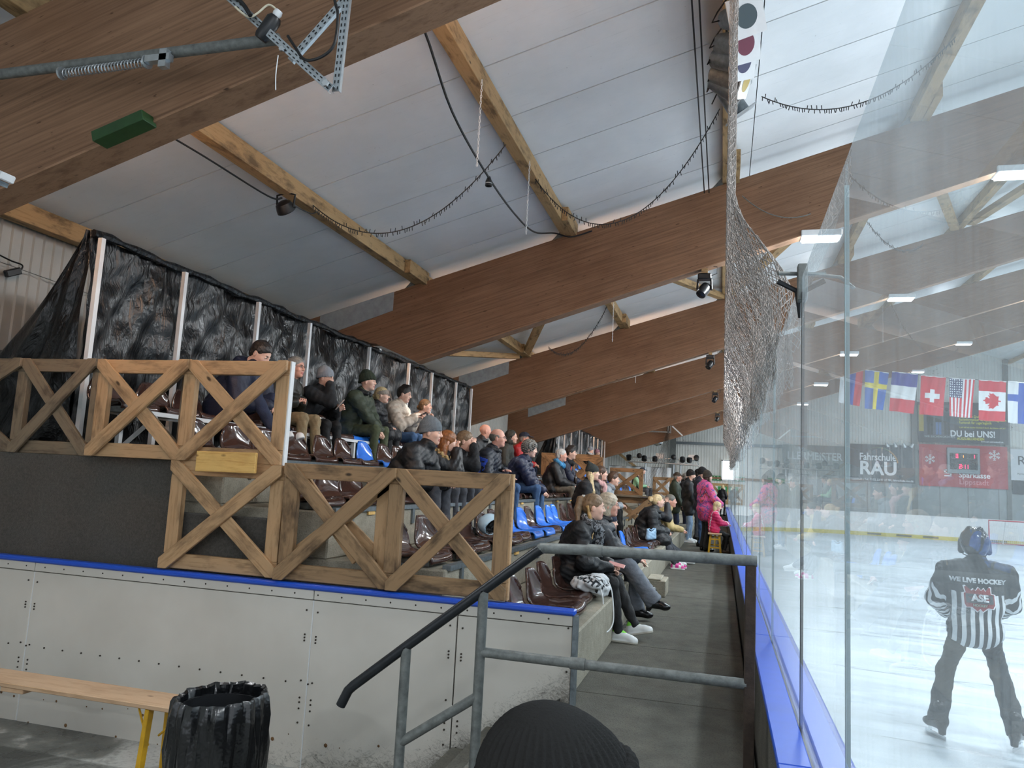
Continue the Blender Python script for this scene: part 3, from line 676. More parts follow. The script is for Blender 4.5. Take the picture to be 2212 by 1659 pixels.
# second net far away, drawn to a post
V, F = net_layer(3.9, 9.5, .12, 1, .007, 9); V = V.copy(); yy = V[:, 1]-3.9; zz = (V[:, 2]-2.0)/3.6
V2 = np.stack([-2.55-(1-np.clip(zz, 0, 1))**1.5*(yy*.28)-.05*np.sin(yy*6), 38+V[:, 0]*3, .8+np.clip(zz, 0, 1.1)*4.0], -1)
fn = link('far_net', quads_mesh('far_net', V2, F, plain('dark_net_cord', '#565450', .8))); tag(fn, 'dark draped net hanging from the ceiling in front of the far wall', 'net')
nb = thing('net_rail', 'grey steel rail under the far roof beam carrying the far net', 'rail', (0, 38, 0))
MB().bb((-6.2, 0, 4.02), (-2.5, .05, 4.09)).build('rail', M_galv, nb); MB().bb((-4.6, -1.5, 4.35), (-2.6, -1.45, 4.41)).build('upper_rail', M_galv, nb)
for x in (-2.62, -2.5): MB().bb((x, 0, 4.0), (x+.05, .05, 4.9)).build('hanger', M_galv, nb)
MB().bar((-2.4, 0, 4.35), (-1.9, 0, 3.9), .06, .04).build('strut', M_white, nb)

# ------------------------------------------------------------------ black sheeting behind the top row on white poles
def sheeting(label, y0, y1, poles, z0t, zb, wing, seed, gap=None):
    t = thing('black_sheeting', label, 'sheeting', (-5.3, y0, 0)); rng = random.Random(seed)
    nx = int((y1-y0)*14); nz = 30; vs = []; fs = []; ph = [rng.random()*6 for _ in range(8)]; L = y1-y0
    pr = sorted(poles)
    for i in range(nx+1):
        y = L*i/nx; j0 = max([p-y0 for p in pr if p-y0 <= y+1e-6] or [0]); j1 = min([p-y0 for p in pr if p-y0 > y] or [L+.01]); u = (y-j0)/max(.01, j1-j0)
        for j in range(nz+1):
            v = j/nz; z = zb+(z0t-zb)*v-.015*4*u*(1-u)*v
            # folds fan out downward from the top of each pole
            fan = (y-j1)/(1.15-v+.12)
            x = -.05-.05*u*(1-u)+.075*math.sin(fan*9+ph[0])*math.exp(-abs(fan)*.5)*(1-v*.35)*min(1, 4*(1-u)+.4)+.03*math.sin(y*6+v*7+ph[1])+.012*math.sin(y*15-v*16+ph[2])+.008*math.sin(v*38+y*3+ph[3])
            vs.append((x, y, z))
    for i in range(nx):
        for j in range(nz): a = i*(nz+1)+j; fs.append((a, a+nz+1, a+nz+2, a+1))
    MB().add(vs, fs).build('sheet', M_tarp, t, smooth=True)
    # rolled upper edge
    pts = [(-.01+.012*math.sin(i*1.9), L*i/60, z0t-.012+.010*math.sin(i*.9)) for i in range(61)]
    MB().tube(pts, [.035+.012*math.sin(i*2.3) for i in range(61)], 8).build('rolled_edge', M_tarp, t, smooth=True)
    if wing:                                                # the end of the sheeting slopes back and down to the wall
        vs = []; fs = []
        for i in range(19):
            for j in range(25):
                v = j/24; u = i/18; w = wing[0]+(wing[1]-wing[0])*v; x = -.04-u*w
                vs.append((x, .0+.03*math.sin(u*9+v*8)+.02*math.sin(u*23+v*3)+.10*u, zb+(z0t+.02-zb)*v))
        for i in range(18):
            for j in range(24): a = i*25+j; fs.append((a, a+25, a+26, a+1))
        MB().add(vs, fs).build('side_sheet', M_tarp, t, smooth=True)
    for p in poles: MB().bb((.03, p-y0-.022, zb-.05), (.072, p-y0+.022, z0t-.05)).build('pole', M_white, t)
    return t
sheeting('black plastic sheeting on white poles, wrinkled, behind the near top row', 5.22, 15.6, [5.26, 6.34, 7.62, 8.78, 10.55, 12.1, 13.2, 14.55, 15.55], 3.30, 1.40, (1.55, .12), 3)
sheeting('smaller black plastic sheeting on white poles, far down the stand', 24.78, 28.7, [24.83, 25.8, 27.0, 28.6], 3.42, 1.45, (.9, .1), 5)
sheeting('last black plastic sheeting on white poles, behind the pair in knit hats', 29.1, 35.2, [29.15, 30.6, 32.0, 33.1, 34.3, 35.15], 3.36, 1.45, None, 6)

# ------------------------------------------------------------------ bucket seats, row by row
def seat_mesh(name, m):
    prof = [(-.005, -.045), (0, -.012), (.02, .004), (.09, -.004), (.18, -.018), (.26, -.014), (.32, .012), (.36, .062), (.382, .115), (.400, .172), (.411, .222), (.416, .252)]
    nu = 12; vs = []; fs = []; N = len(prof)
    for i, (x, z) in enumerate(prof):
        v = i/(N-1); hw = .214 if v < .55 else .214-.03*((v-.55)/.45)**2.5
        for k in range(nu+1):
            u = -1+2*k/nu; bk = max(0, (v-.5)/.5); se = max(0, 1-abs(v-.3)/.35)
            zz = z+.028*u**4*se-.10*(abs(u)**4.2)*bk**1.4+.008*(1-u*u)*max(0, 1-v/.2)
            xx = x-.075*u*u*bk-.02*(1-u*u)*max(0, 1-v/.15)
            vs.append((-xx, u*hw, zz))
    for i in range(N-1):
        for k in range(nu): a = i*(nu+1)+k; fs.append((a, a+1, a+nu+2, a+nu+1))
    me = MB().add(vs, fs).mesh(name, m, True); bm = bmesh.new(); bm.from_mesh(me)
    bmesh.ops.recalc_face_normals(bm, faces=bm.faces); bmesh.ops.solidify(bm, geom=list(bm.faces), thickness=.014); bmesh.ops.recalc_face_normals(bm, faces=bm.faces)
    for f in bm.faces: f.smooth = True
    bm.to_mesh(me); bm.free(); return me
ME_BROWN = seat_mesh('bucket_shell', M_brownseat); ME_BLUE = seat_mesh('bucket_shell', M_blueseat)
ME_FOOT = MB().add([(-.30, -.12, -.062), (-.04, -.12, -.062), (-.04, -.12, -.012), (-.30, -.12, -.022), (-.30, .12, -.062), (-.04, .12, -.062), (-.04, .12, -.012), (-.30, .12, -.022)], [(0, 1, 2, 3), (7, 6, 5, 4), (0, 4, 5, 1), (1, 5, 6, 2), (2, 6, 7, 3), (3, 7, 4, 0)]).mesh('mounting_foot', M_galvd)
ORD = ['first', 'second', 'third', 'fourth', 'fifth', 'sixth', 'seventh', 'eighth', 'ninth', 'tenth', 'eleventh', 'twelfth', 'thirteenth', 'fourteenth', 'fifteenth', 'sixteenth', 'seventeenth', 'eighteenth', 'nineteenth', 'twentieth', 'twenty-first', 'twenty-second', 'twenty-third', 'twenty-fourth', 'twenty-fifth', 'twenty-sixth', 'twenty-seventh', 'twenty-eighth']
ROWW = ['', 'front row beside the walkway', 'second row', 'third row', 'fourth row', 'top row']
BLUE = {1: {10, 11, 12}, 2: {6, 7, 9, 10, 11}, 3: {9, 10}, 4: {6, 17}, 5: {8, 9}}
ROW_X = [0]+[-(1.02+.9*(n-1)) for n in range(1, 6)]; ROW_Z = [0]+[.445+.337*(n-1) for n in range(1, 6)]
cnt = 0
SKIP1 = {9}
for n in range(1, 6):
    no = 0
    for k in range(27):
        y = 5.22+.505*k
        if y > 19.4 or (n == 1 and k in SKIP1) or (n == 5 and y > 15.3) or (n == 3 and y > 17.2) or (n == 2 and y > 15.0) or (n == 4 and y > 16): continue
        blue = k in BLUE[n]; lab = '%s bucket seat, %s from the near end of the %s' % ('blue' if blue else 'brown', ORD[no], ROWW[n]); no += 1
        t = thing('bucket_seat', lab, 'seat', (ROW_X[n]+.02*math.sin(k*2.1), y, ROW_Z[n]), .03*math.sin(k*5.3), 'bucket seats in the '+ROWW[n].split(' ')[0]+' row')
        link('shell', ME_BLUE if blue else ME_BROWN, t); link('mounting_foot', ME_FOOT, t)
for n, (ya, kk) in {2: (22.0, 10), 3: (22.0, 12), 4: (22.0, 12), 5: (24.8, 9)}.items():     # seats of the second block that show between the railings
    for k in range(kk):
        y = ya+.505*k; blue = (k*7+n) % 5 == 0
        t = thing('bucket_seat', '%s bucket seat far down the stand, %s in the far %s' % ('blue' if blue else 'brown', ORD[k], ['', '', 'second row', 'third row', 'fourth row', 'top row'][n]), 'seat', (ROW_X[n], y, ROW_Z[n]), 0, 'bucket seats of the far block')
        link('shell', ME_BLUE if blue else ME_BROWN, t)
for n in range(1, 6):
    x = xs(n) if n < 5 else -4.55; z = ROW_Z[n]-.075
    white = n == 5; y1 = 15.4 if n == 5 else 17.0
    t = thing('seat_rail', '%s steel rail carrying the bucket seats of the %s' % ('white painted' if white else 'grey', ROWW[n]), 'seat rail', (x, 5.05, z)); m = M_white if white else M_galv
    n > 1 and MB().bb((-.04, 0, .0), (0.02, y1-5.05, .035)).build('rail', m, t); MB().bb((-.36, 0, .0), (-.30, y1-5.05, .03)).build('rail', m, t)
    for k in range(int((y1-5.05)/1.2)+1):
        y = .25+k*1.2
        if white:
            MB().bb((-.03, y, 1.40-z), (.01, y+.04, .0)).build('leg', m, t); MB().bb((-.36, y, 1.40-z), (-.32, y+.04, 0)).build('leg', m, t); MB().bar((-.34, y+.02, 1.42-z), (-.01, y+.02, -.02), .03, .02).build('strut', m, t)
        elif n > 1:
            MB().bb((.001, y, -.13), (.018, y+.05, .0)).build('bracket', m, t)
            MB().bb((-.09, y+.3, -.028), (.015, y+.42, -.002)).build('packing_block', M_newpine, t)

t = thing('seat_rail', 'white painted steel rail carrying the far seats under the smaller black sheeting', 'seat rail', (-4.55, 24.5, ROW_Z[5]-.075))
MB().bb((-.04, 0, 0), (.02, 5.2, .035)).build('rail', M_white, t); MB().bb((-.36, 0, 0), (-.30, 5.2, .03)).build('rail', M_white, t)
for k in range(5):
    for x in (-.03, -.36): MB().bb((x, .2+k*1.1, 1.39-ROW_Z[5]+.075), (x+.04, .24+k*1.1, 0)).build('leg', M_white, t)

# ------------------------------------------------------------------ things hung from the roof
def lamp(x, y, k):
    bw = ['nearest', 'second', 'third', 'fourth', 'fifth', 'farthest'][BEAM_Y.index(y)] if y in BEAM_Y else None
    if bw is None: return
    xw = {1.24: 'beside the net', 3.62: 'first lamp past the glass', 8.6: 'second lamp past the glass', 13.5: 'under the roof ridge', 18.4: 'beyond the roof ridge', 23.4: 'low over the far side'}[x]
    t = thing('hall_lamp', 'bright hall lamp under the %s roof beam, %s' % (bw, xw), 'lamp', (x, y+.1, z_beam_low(x)-.02), 0, 'hall lamps')
    hs_ = MB().bb((-.26, -.14, -.09), (.26, .14, 0)).build('housing', M_white, t, bevel=.01)
    MB().bb((-.23, -.12, -.11), (.23, .12, -.09)).build('diffuser', M_lampglow, hs_)
M_lampglow = plain('lamp_glow', '#ffffff', .3, var=0, emit='#f4faff', estr=9.0)
for k, (x, y) in enumerate(LAMPS): lamp(x, y, k)

def moving_head(y, x, sc_, label):
    zb = z_beam_low(x)
    t = thing('moving_head_light', label, 'stage light', (x, y+.1, zb-.02)); t.scale = (sc_, sc_, sc_)
    MB().bb((-.05, -.09, -.07), (.05, .05, 0)).build('wooden_block', M_purlin, t)
    MB().box((0, 0, -.12), (.22, .17, .10)).build('base', M_black, t, bevel=.015)
    for s in (-1, 1): MB().bar((s*.105, 0, -.16), (s*.115, .0, -.34), .08, .035, (1, 0, 0)).build('yoke_arm', M_black, t, bevel=.008)
    Rr = Matrix.Rotation(.5, 3, 'Y') @ Matrix.Rotation(2.6, 3, 'X')
    MB().lathe([(.05, -.10), (.085, -.08), (.095, 0), (.09, .08), (.082, .14)], 18, (0, 0, -.33), Rr).build('head', M_black, t, smooth=True)
    MB().lathe([(.074, .139), (.06, .148), (.001, .152)], 16, (0, 0, -.33), Rr).build('lens', plain('dark_lens', '#22252a', .05), t, smooth=True)
    MB().tube([(.1, 0, -.1), (.2, 0, -.06), (.2, 0, .05), (.1, 0, .06)], .006, 6).build('cable', M_cable, t)
for y, x, s, w in ((10.75, -.29, .85, 'second'), (17.5, -.31, .8, 'third'), (24.5, -.26, .8, 'fourth'), (31.4, -.23, .8, 'fifth')):
    moving_head(y, x, s, 'black moving head stage light hanging under the %s roof beam' % w)
# row of par cans below the ridge-side purlin
par_cols = [('#3a4a50', 'dark green'), ('#6b2f42', 'red'), ('#3d3f5e', 'violet'), ('#a88f2f', 'yellow'), ('#30383c', 'grey'), ('#8c9094', 'clear')]
pb = thing('light_bar', 'dark steel bar along the roof carrying the row of par cans', 'bar', (.02, 5.0, 5.50))
MB().tube([(0, 0, 0), (0, 5.4, 0)], .024, 10).build('tube', M_black, pb)
for y in (.2, 2.6, 5.2): MB().bb((-.02, y, 0), (.02, y+.04, .17)).build('hook', M_black, pb)
for k, (cx_, cy_, cz_, dn) in enumerate(((.125, 6.14, 5.25, (.45, -.75, -.45)), (.128, 6.50, 5.22, (.62, -.62, -.45)), (.124, 6.83, 5.24, (.75, -.48, -.45)), (.15, 7.15, 5.22, (.92, -.12, -.42)), (.125, 7.47, 5.24, (.85, .2, -.5)), (.118, 7.80, 5.22, (.55, .3, -.8)))):
    hx2, word = par_cols[k]
    d = Vector(dn).normalized(); x = d; yv = Vector((0, 0, 1)).cross(x).normalized(); zv = x.cross(yv); B = Matrix((yv, zv, x)).transposed()
    hx, y, hz = Vector((cx_, cy_, cz_))-d*.165; hx += .10
    t = thing('par_can', 'stage par can with square gel frame and %s filter by the net' % word, 'stage light', (hx-.10, y, hz), 0, 'par cans beside the net')
    MB().lathe([(.05, -.20), (.085, -.18), (.098, -.05), (.104, .14), (.110, .15)], 20, (0, 0, 0), B).build('can', M_galv if k != 3 else M_galvd, t, smooth=True)
    fr = MB(); fr.box(B @ Vector((0, 0, .165)), (.32, .32, .012), B @ Matrix.Rotation(.5, 3, 'Z')); gf = fr.build('gel_frame', M_white if k < 3 else M_zinc, t)
    MB().lathe([(.001, .173), (.095, .173), (.095, .1725)], 28, (0, 0, 0), B).build('filter', plain('gel_'+word.replace(' ', '_'), hx2, .35, var=.03), gf)
    MB().tube([(-.06, 0, .22), (-.05, .02, .05), (0, 0, 0)], .012, 6).build('yoke', M_black, t)
    MB().tube([B @ Vector((0, 0, -.2)), (-.2, .0, -.02), (-.16, .05, .1), (-.08, .05, .22)], .007, 6).build('cable', M_cable, t)
for x in (-.335, -.27):
    o = MB().tube([(x, 3.8, 5.62), (x, 6.5, 5.66), (x+.005, 9, 5.66), (x+.02, 10.7, 5.52)], .009, 6).build('roof_cable', M_cable); tag(o, 'thin black cable along the roof left of the par cans, %s of the pair' % ('left' if x < -.3 else 'right'), 'cable', 'pair of roof cables')
# fairy-light garlands
def garland(a, b, sag, label, r=.006):
    t = thing('fairy_lights', label, 'garland', a); pts = [p-Vector(a) for p in catenary(a, b, sag, 40)]
    wr = MB().tube(pts, r, 5).build('wire', M_cable, t); mb = MB(); rr = random.Random(len(label))
    for i in range(40):
        for q in range(2):
            p = pts[i].lerp(pts[i+1], q*.5+.2); d = Vector((rr.uniform(-.3, .3), rr.uniform(-.3, .3), rr.choice((-1, -1, -1, 1)))).normalized(); mb.tube([p, p+d*.045], .0045, 4)
    mb.build('bulbs', M_cable, wr, kind='stuff'); return t
garland((-4.5, 7.37, 4.30), (-2.33, 7.57, 4.96), .62, 'string of unlit fairy lights sagging between the two near purlins')
garland((-2.25, 8.6, 4.98), (-.10, 8.44, 5.62), .92, 'string of unlit fairy lights sagging from the second purlin to the par cans')
garland((.33, 8.0, 5.50), (2.36, 8.7, 6.37), .42, 'string of unlit fairy lights hanging right of the par cans behind the glass')
garland((-2.3, 15.0, 4.9), (-4.0, 17.3, 4.5), .5, 'string of unlit fairy lights in the bay behind the second roof beam')
garland((2.4, 14.2, 6.2), (3.9, 16.9, 6.6), .3, 'string of unlit fairy lights behind the glass past the second beam')
o = MB().tube(catenary((.20, 10.70, 5.45), (1.1, 10.70, 5.15), .16, 14), .007, 6).build('grey_cable', M_galvd); tag(o, 'thin grey cable sagging across the second roof beam right of the net', 'cable')
# hanging chains
def chain(p, L, label):
    mb = MB(); n = int(L/.03)
    for i in range(n):
        z = -i*.03; pts = []
        for q in range(9):
            a = 2*PI*q/8; w = .008*math.cos(a); h = .019*math.sin(a); pts.append((w, 0, z+h) if i % 2 else (0, w, z+h))
        mb.tube(pts, .0032, 4, caps=False)
    o = mb.build('hanging_chain', M_white); o.location = p; tag(o, label, 'chain', 'white chains hanging from the purlins')
chain((-2.20, 6.29, 4.98), .85, 'white link chain hanging from the second purlin beside the black cable')
chain((-2.20, 8.12, 4.98), .87, 'white link chain hanging from the second purlin near the second roof beam')
chain((-2.18, 15.1, 5.0), .82, 'white link chain hanging in the bay behind the second roof beam')
chain((-2.35, 21.0, 5.0), .85, 'white link chain hanging in the bay behind the third roof beam')
# black cable with lamp socket
t = thing('pendant_cable', 'black cable with an empty lamp socket hanging along the second purlin', 'cable', (0, 0, 0))
cp = [(-2.42, 3.9, 4.97), (-2.36, 5.08, 4.93), (-2.36, 6.0, 4.55), (-2.345, 7.1, 4.385), (-2.36, 8.2, 4.39), (-2.38, 9.2, 4.52), (-2.42, 10.5, 4.94), (-2.2, 10.66, 4.93), (-1.9, 10.69, 5.02)]
def smooth_pts(P, n=6):
    P = [Vector(p) for p in P]; out = []
    for i in range(len(P)-1):
        p0 = P[max(i-1, 0)]; p1 = P[i]; p2 = P[i+1]; p3 = P[min(i+2, len(P)-1)]
        for k in range(n):
            s = k/n; out.append(.5*((2*p1)+(p2-p0)*s+(2*p0-5*p1+4*p2-p3)*s*s+(3*p1-p0-3*p2+p3)*s**3))
    return out+[P[-1]]
MB().tube(smooth_pts(cp), .011, 7).build('cable', M_cable, t, smooth=True)
MB().lathe([(.014, .05), (.022, .03), (.034, 0), (.036, -.05), (.030, -.052), (.030, -.02)], 14, (-2.345, 7.1, 4.35)).build('socket', M_black, t, smooth=True)
MB().lathe([(.037, -.02), (.037, -.028)], 14, (-2.345, 7.1, 4.35)).build('socket_ring', M_zinc, t)
t = thing('par_light', 'black flat LED par light hanging under the first purlin', 'stage light', (-4.61, 7.0, 4.28))
MB().tube([(-.10, 0, -.14), (-.11, 0, 0), (.0, 0, .03), (.11, 0, 0), (.10, 0, -.14)], .012, 6).build('yoke', M_black, t)
Rp = Matrix.Rotation(-2.35, 3, 'X') @ Matrix.Rotation(.15, 3, 'Y')
MB().lathe([(.05, -.07), (.085, -.05), (.10, .0), (.105, .04), (.094, .05)], 20, (0, 0, -.14), Rp).build('body', M_black, t, smooth=True)
MB().lathe([(.09, .045), (.001, .048)], 20, (0, 0, -.14), Rp).build('led_face', plain('led_lens', '#b5b9bd', .25, var=.5, scale=120), t)
MB().tube(smooth_pts([(.10, 0, -.12), (.16, .25, -.12), (.12, .45, -.03), (.05, .6, .0)]), .007, 5).build('cable', M_cable, t)
o = MB().tube(smooth_pts([(-4.70, 3.95, 4.24), (-4.71, 4.8, 4.17), (-4.71, 5.8, 4.19), (-4.70, 6.8, 4.20), (-4.66, 7.0, 4.25)]), .010, 6).build('purlin_cable', M_cable); tag(o, 'black cable clipped along the underside of the first purlin', 'cable')
# strut bracket, pipe with spring, socket, cable loop at the top left corner
t = thing('strut_bracket', 'perforated zinc strut bracket hanging in front of the nearest roof beam', 'bracket', (0, 3.40, 0))
def strut(a, b, w=.041):
    mb = MB(); mb.bar(a, b, w, .003, (0, 1, 0)); a = Vector(a); b = Vector(b); d = (b-a).normalized(); nrm = Vector((-d.z, 0, d.x))
    for s in (-1, 1): mb.bar(a+nrm*s*w/2+Vector((0, .01, 0)), b+nrm*s*w/2+Vector((0, .01, 0)), .003, .022, (0, 1, 0))
    o = mb.build('strut', M_zinc, t); h = MB(); n = int((b-a).length/.036)
    for i in range(n):
        p = a.lerp(b, (i+.5)/n)
        for s in (-.25, .25): h.bar(p-d*.008+nrm*s*w+Vector((0, -.0035, 0)), p+d*.008+nrm*s*w+Vector((0, -.0035, 0)), .006, .002, (0, 1, 0))
    h.build('slots', M_black, t, kind='stuff')
strut((-2.88, 0, 4.10), (-2.03, 0, 3.35)); strut((-2.0, .05, 4.3), (-2.03, .05, 3.36)); strut((-1.85, .10, 4.15), (-2.36, .10, 3.60))
MB().lathe([(.02, 0), (.02, .01)], 6, (-2.05, -.02, 3.37), Matrix.Rotation(PI/2, 3, 'X')).build('bolt', M_chrome, t)
MB().lathe([(.016, 0), (.016, .012)], 6, (-2.34, -.01, 3.60), Matrix.Rotation(PI/2, 3, 'X')).build('bolt', M_chrome, t)
o = MB().tube(smooth_pts([(-2.02, 3.36, 4.2), (-2.02, 3.34, 3.85), (-1.985, 3.33, 3.72), (-1.99, 3.33, 3.56), (-2.06, 3.34, 3.50), (-2.16, 3.34, 3.49), (-2.24, 3.36, 3.58), (-2.30, 3.37, 3.66)]), .008, 7).build('cable_loop', M_cable, smooth=True); tag(o, 'black cable loop hanging from the perforated strut bracket', 'cable')
o = MB().tube(smooth_pts([(-2.9, 3.37, 4.02), (-2.7, 3.37, 3.96), (-2.6, 3.36, 3.88), (-2.54, 3.36, 3.80)]), .012, 7).build('cable_bundle', M_cable, smooth=True); tag(o, 'black cables strapped along the upper strut of the bracket', 'cable')
t = thing('roof_socket', 'black plug socket with a white cable on the strut bracket', 'socket', (-2.46, 3.42, 3.76))
MB().lathe([(.035, -.08), (.042, -.06), (.042, .05), (.03, .07)], 16, (0, 0, 0), Matrix.Rotation(.6, 3, 'Y')).build('housing', M_black, t, smooth=True)
MB().lathe([(.018, .0), (.026, .03), (.02, .05)], 12, (.03, 0, .05), Matrix.Rotation(.6, 3, 'Y')).build('plug', M_white, t, smooth=True)
MB().tube(smooth_pts([(.05, 0, .09), (.0, -.02, .12), (-.06, -.03, .07), (-.11, -.04, .05), (-.2, -.04, .12)]), .006, 6).build('cord', plain('cream_cord', '#d8d0b8', .5), t, smooth=True)
o = MB().tube(smooth_pts([(-2.355, 3.38, 3.56), (-2.358, 3.38, 3.45), (-2.35, 3.38, 3.36)]), .003, 5).build('cable_tie', M_white); tag(o, 'white cable tie hanging from the perforated bracket', 'cable tie')
t = thing('spring_pipe', 'grey steel pipe with a coil spring across the nearest roof beam', 'pipe', (0, 3.52, 0))
MB().tube([(-5.0, 0, 3.728), (-2.46, 0, 3.75)], .032, 14).build('pipe', M_galvd, t, smooth=True)
hp = [(-3.92+.62*i/260, -.035+.024*math.sin(i/260*2*PI*26), 3.665+.012*(i/260)+.024*math.cos(i/260*2*PI*26)) for i in range(261)]
MB().tube(hp, .0045, 5).build('coil_spring', M_zinc, t, smooth=True)
for x in (-3.93, -3.31): MB().lathe([(.04, -.006), (.04, .006)], 16, (x, -.035, 3.667 if x < -3.5 else 3.678), Matrix.Rotation(PI/2, 3, 'Y')).build('washer', M_zinc, t)
MB().bb((-3.30, -.07, 3.66), (-3.13, -.03, 3.70)).bb((-3.20, -.07, 3.62), (-3.15, -.03, 3.73)).build('spring_bracket', M_zinc, t)
t = thing('floodlight', 'white floodlight cut off by the left edge under the nearest roof beam', 'lamp', (-4.33, 3.5, 3.05))
MB().box((0, 0, 0), (.16, .10, .05), Matrix.Rotation(.35, 3, 'Y')).build('housing', M_white, t, bevel=.008); MB().box((-.02, 0, -.04), (.10, .09, .03), Matrix.Rotation(.35, 3, 'Y')).build('lens', M_galv, t)
t = thing('wall_lamp', 'small black lamp on a cable at the left wall', 'lamp', (-6.85, 5.86, 3.13))
MB().bar((.0, -.12, -.03), (.0, .04, .05), .07, .05, (1, 0, 0)).build('body', M_black, t, bevel=.01); MB().tube(smooth_pts([(0, .04, .05), (0, .05, .11), (0, -.1, .12), (0, -.4, .17)]), .008, 6).build('cable', M_cable, t)
MB().tube([(-.03, -1.2, .12), (-.03, 2.5, -.02)], .004, 5).build('wire', M_galvd, t)
MB().bb((-6.93, 25.1, .9), (-6.80, 26.3, 3.45)).build('door_1', plain('grey_door', '#4b545a', .5), None, kind='structure')
# ------------------------------------------------------------------ far end of the rink
fb = thing('far_rink_boards', 'white far end boards with a yellow kick strip', 'rink barrier', (0, 46.0, ICE))
def board_path():
    P = []
    for i in range(13):
        a = PI+ (PI/2)*(-1)*i/12; P.append((8.0-.0+7.4*math.cos(a)-.15, -7.4+7.4*math.sin(a)))
    return P+[(x, 0) for x in (10, 12.5, 15, 17.5, 20, 22.5)]
bp = board_path()
for i in range(len(bp)-1):
    (x0, y0), (x1, y1) = bp[i], bp[i+1]
    d = Vector((x1-x0, y1-y0, 0)).normalized(); n = Vector((-d.y, d.x, 0))
    MB().bar((x0, y0, .70), (x1, y1, .70), 1.0, .06, n).build('board_panel', M_white, fb)
    MB().bar((x0, y0, .10), (x1, y1, .10), .20, .075, n).build('kick_strip', M_kick, fb)
    MB().bar((x0, y0, 1.22), (x1, y1, 1.22), .05, .09, n).build('cap', M_white, fb)
kb = MB()
for x in (5.5, 7.6, 9.1, 10.4, 13.6, 16): kb.bb((x, -.05, .06), (x+.75, -.042, .16)); 
kb.build('kick_lettering_block', plain('dark_mark', '#5d5836', .6), fb)
g = thing('hockey_goal', 'red framed hockey goal with white net in front of the far boards', 'goal', (14.0, 44.4, ICE))
M_red = plain('red_paint', '#b3122e', .35, var=.06); 
MB().tube([(-.92, 0, 0), (-.92, 0, 1.22), (.92, 0, 1.22), (.92, 0, 0)], .035, 10).build('frame', M_red, g)
MB().tube(smooth_pts([(-.92, 0, .03), (-1.0, .6, .03), (-.6, 1.05, .03), (.6, 1.05, .03), (1.0, .6, .03), (.92, 0, .03)]), .03, 8).build('base', M_red, g)
MB().tube([(0, 1.0, .03), (0, .55, 1.22)], .03, 8).build('centre_post', M_white, g)
V = []; F = []
for i in range(21):
    for j in range(13):
        u = -1+2*i/20; v = j/12; V.append((.9*u, .55+.45*(1-v), .02+1.2*v))
gn = MB()
for i in range(21): gn.tube([V[i*13], V[i*13+12]], .006, 3)
for j in range(13): gn.tube([V[j], V[20*13+j]], .006, 3)
gn.build('net', M_white, g, kind='stuff')
# banners on the far wall
FW = 47.72
def banner(name, label, x0, x1, z0, z1, m, dy=0.0):
    t = thing(name, label, 'banner', (x0, FW+dy, z0))
    MB().bb((0, 0, 0), (x1-x0, .03, z1-z0)).build('panel', m, t, bevel=.005); return t
M_ban = plain('dark_banner', '#2b2f33', .45, var=.1); M_banred = plain('red_banner', '#a3232b', .5, var=.08); M_banw = plain('white_banner', '#c9cdd2', .45, var=.04)
M_txt = plain('white_lettering', '#e6e8ea', .5, var=0); M_txty = plain('yellow_lettering', '#d4cf3a', .5, var=0); M_txtd = plain('dark_lettering', '#26292d', .5, var=0)
M_txtg = plain('faded_lettering', '#aeb6b8', .5, var=0)
def T(parent, s, x, z, size, m, bold=.0, width=None, align='CENTER', y=-.006): return text_obj('lettering', s, size, m, parent, Vector((x, y, z)), R_FACE_CAM, bold, align, 1.0, width)
t = banner('banner', 'grey green banner with faded white capitals, leftmost behind the glass', 3.15, 6.85, 2.45, 4.25, plain('green_grey_banner', '#55605c', .5))
T(t, 'LLERMEISTER', 2.0, 1.15, .62, M_txtg, .012, 3.0)
MB().bar((2.0, -.02, 1.7), (3.1, -.02, .2), .05, .01).bar((.2, -.02, .5), (3.2, -.02, .1), .04, .01).build('cable_lines', M_txtd, t)
t = banner('banner', 'black banner reading Fahrschule RAU on the far wall', 6.9, 10.45, 2.30, 4.43, M_ban)
T(t, 'Fahrschule', 1.62, 1.40, .58, M_txt, .008, 1.9); T(t, 'RAU', 1.64, .74, 1.05, M_txt, .03, 1.9)
T(t, 'Lippstadt | Tel.: 0152 53 97 37 98 | fahrschule-rau.de', 1.85, .13, .16, M_txt, .002, 3.2)
arc = MB(); M_arcg = plain('green_arc', '#5d7a4a', .5, var=0); M_arco = plain('orange_arc', '#c08a3a', .5, var=0)
def arcpts(a0, a1): return [(1.62+1.05*math.cos(math.radians(a0+(a1-a0)*i/12)), -.012, .98+.98*math.sin(math.radians(a0+(a1-a0)*i/12))) for i in range(13)]
MB().tube(arcpts(118, 55), [.006+.028*i/12 for i in range(13)], 6).build('arc', M_arcg, t); MB().tube(arcpts(54, 8), [.036]*13, 6).build('arc', M_arco, t)
for k in range(4):
    s = thing('spot_can', 'small white spotlight above the black banner, %s from the left' % ORD[k], 'spotlight', (8.97+.42*k+(.04 if k > 1 else 0), FW-.25, 4.42), 0, 'small spotlights over the black banner')
    MB().lathe([(.07, -.12), (.11, .05), (.12, .14), (.10, .14)], 14, (0, 0, 0), Matrix.Rotation(PI-.35 if k < 3 else PI+.5, 3, 'Y')).build('can', M_zinc, s, smooth=True); MB().tube([(0, .0, .0), (0, .24, .1)], .02, 6).build('arm', M_galv, s)
t = banner('poster', 'large dark recruiting poster reading DU bei UNS above the scoreboard', 10.62, 15.12, 4.66, 6.95, plain('poster_dark', '#32363c', .5, var=.08))
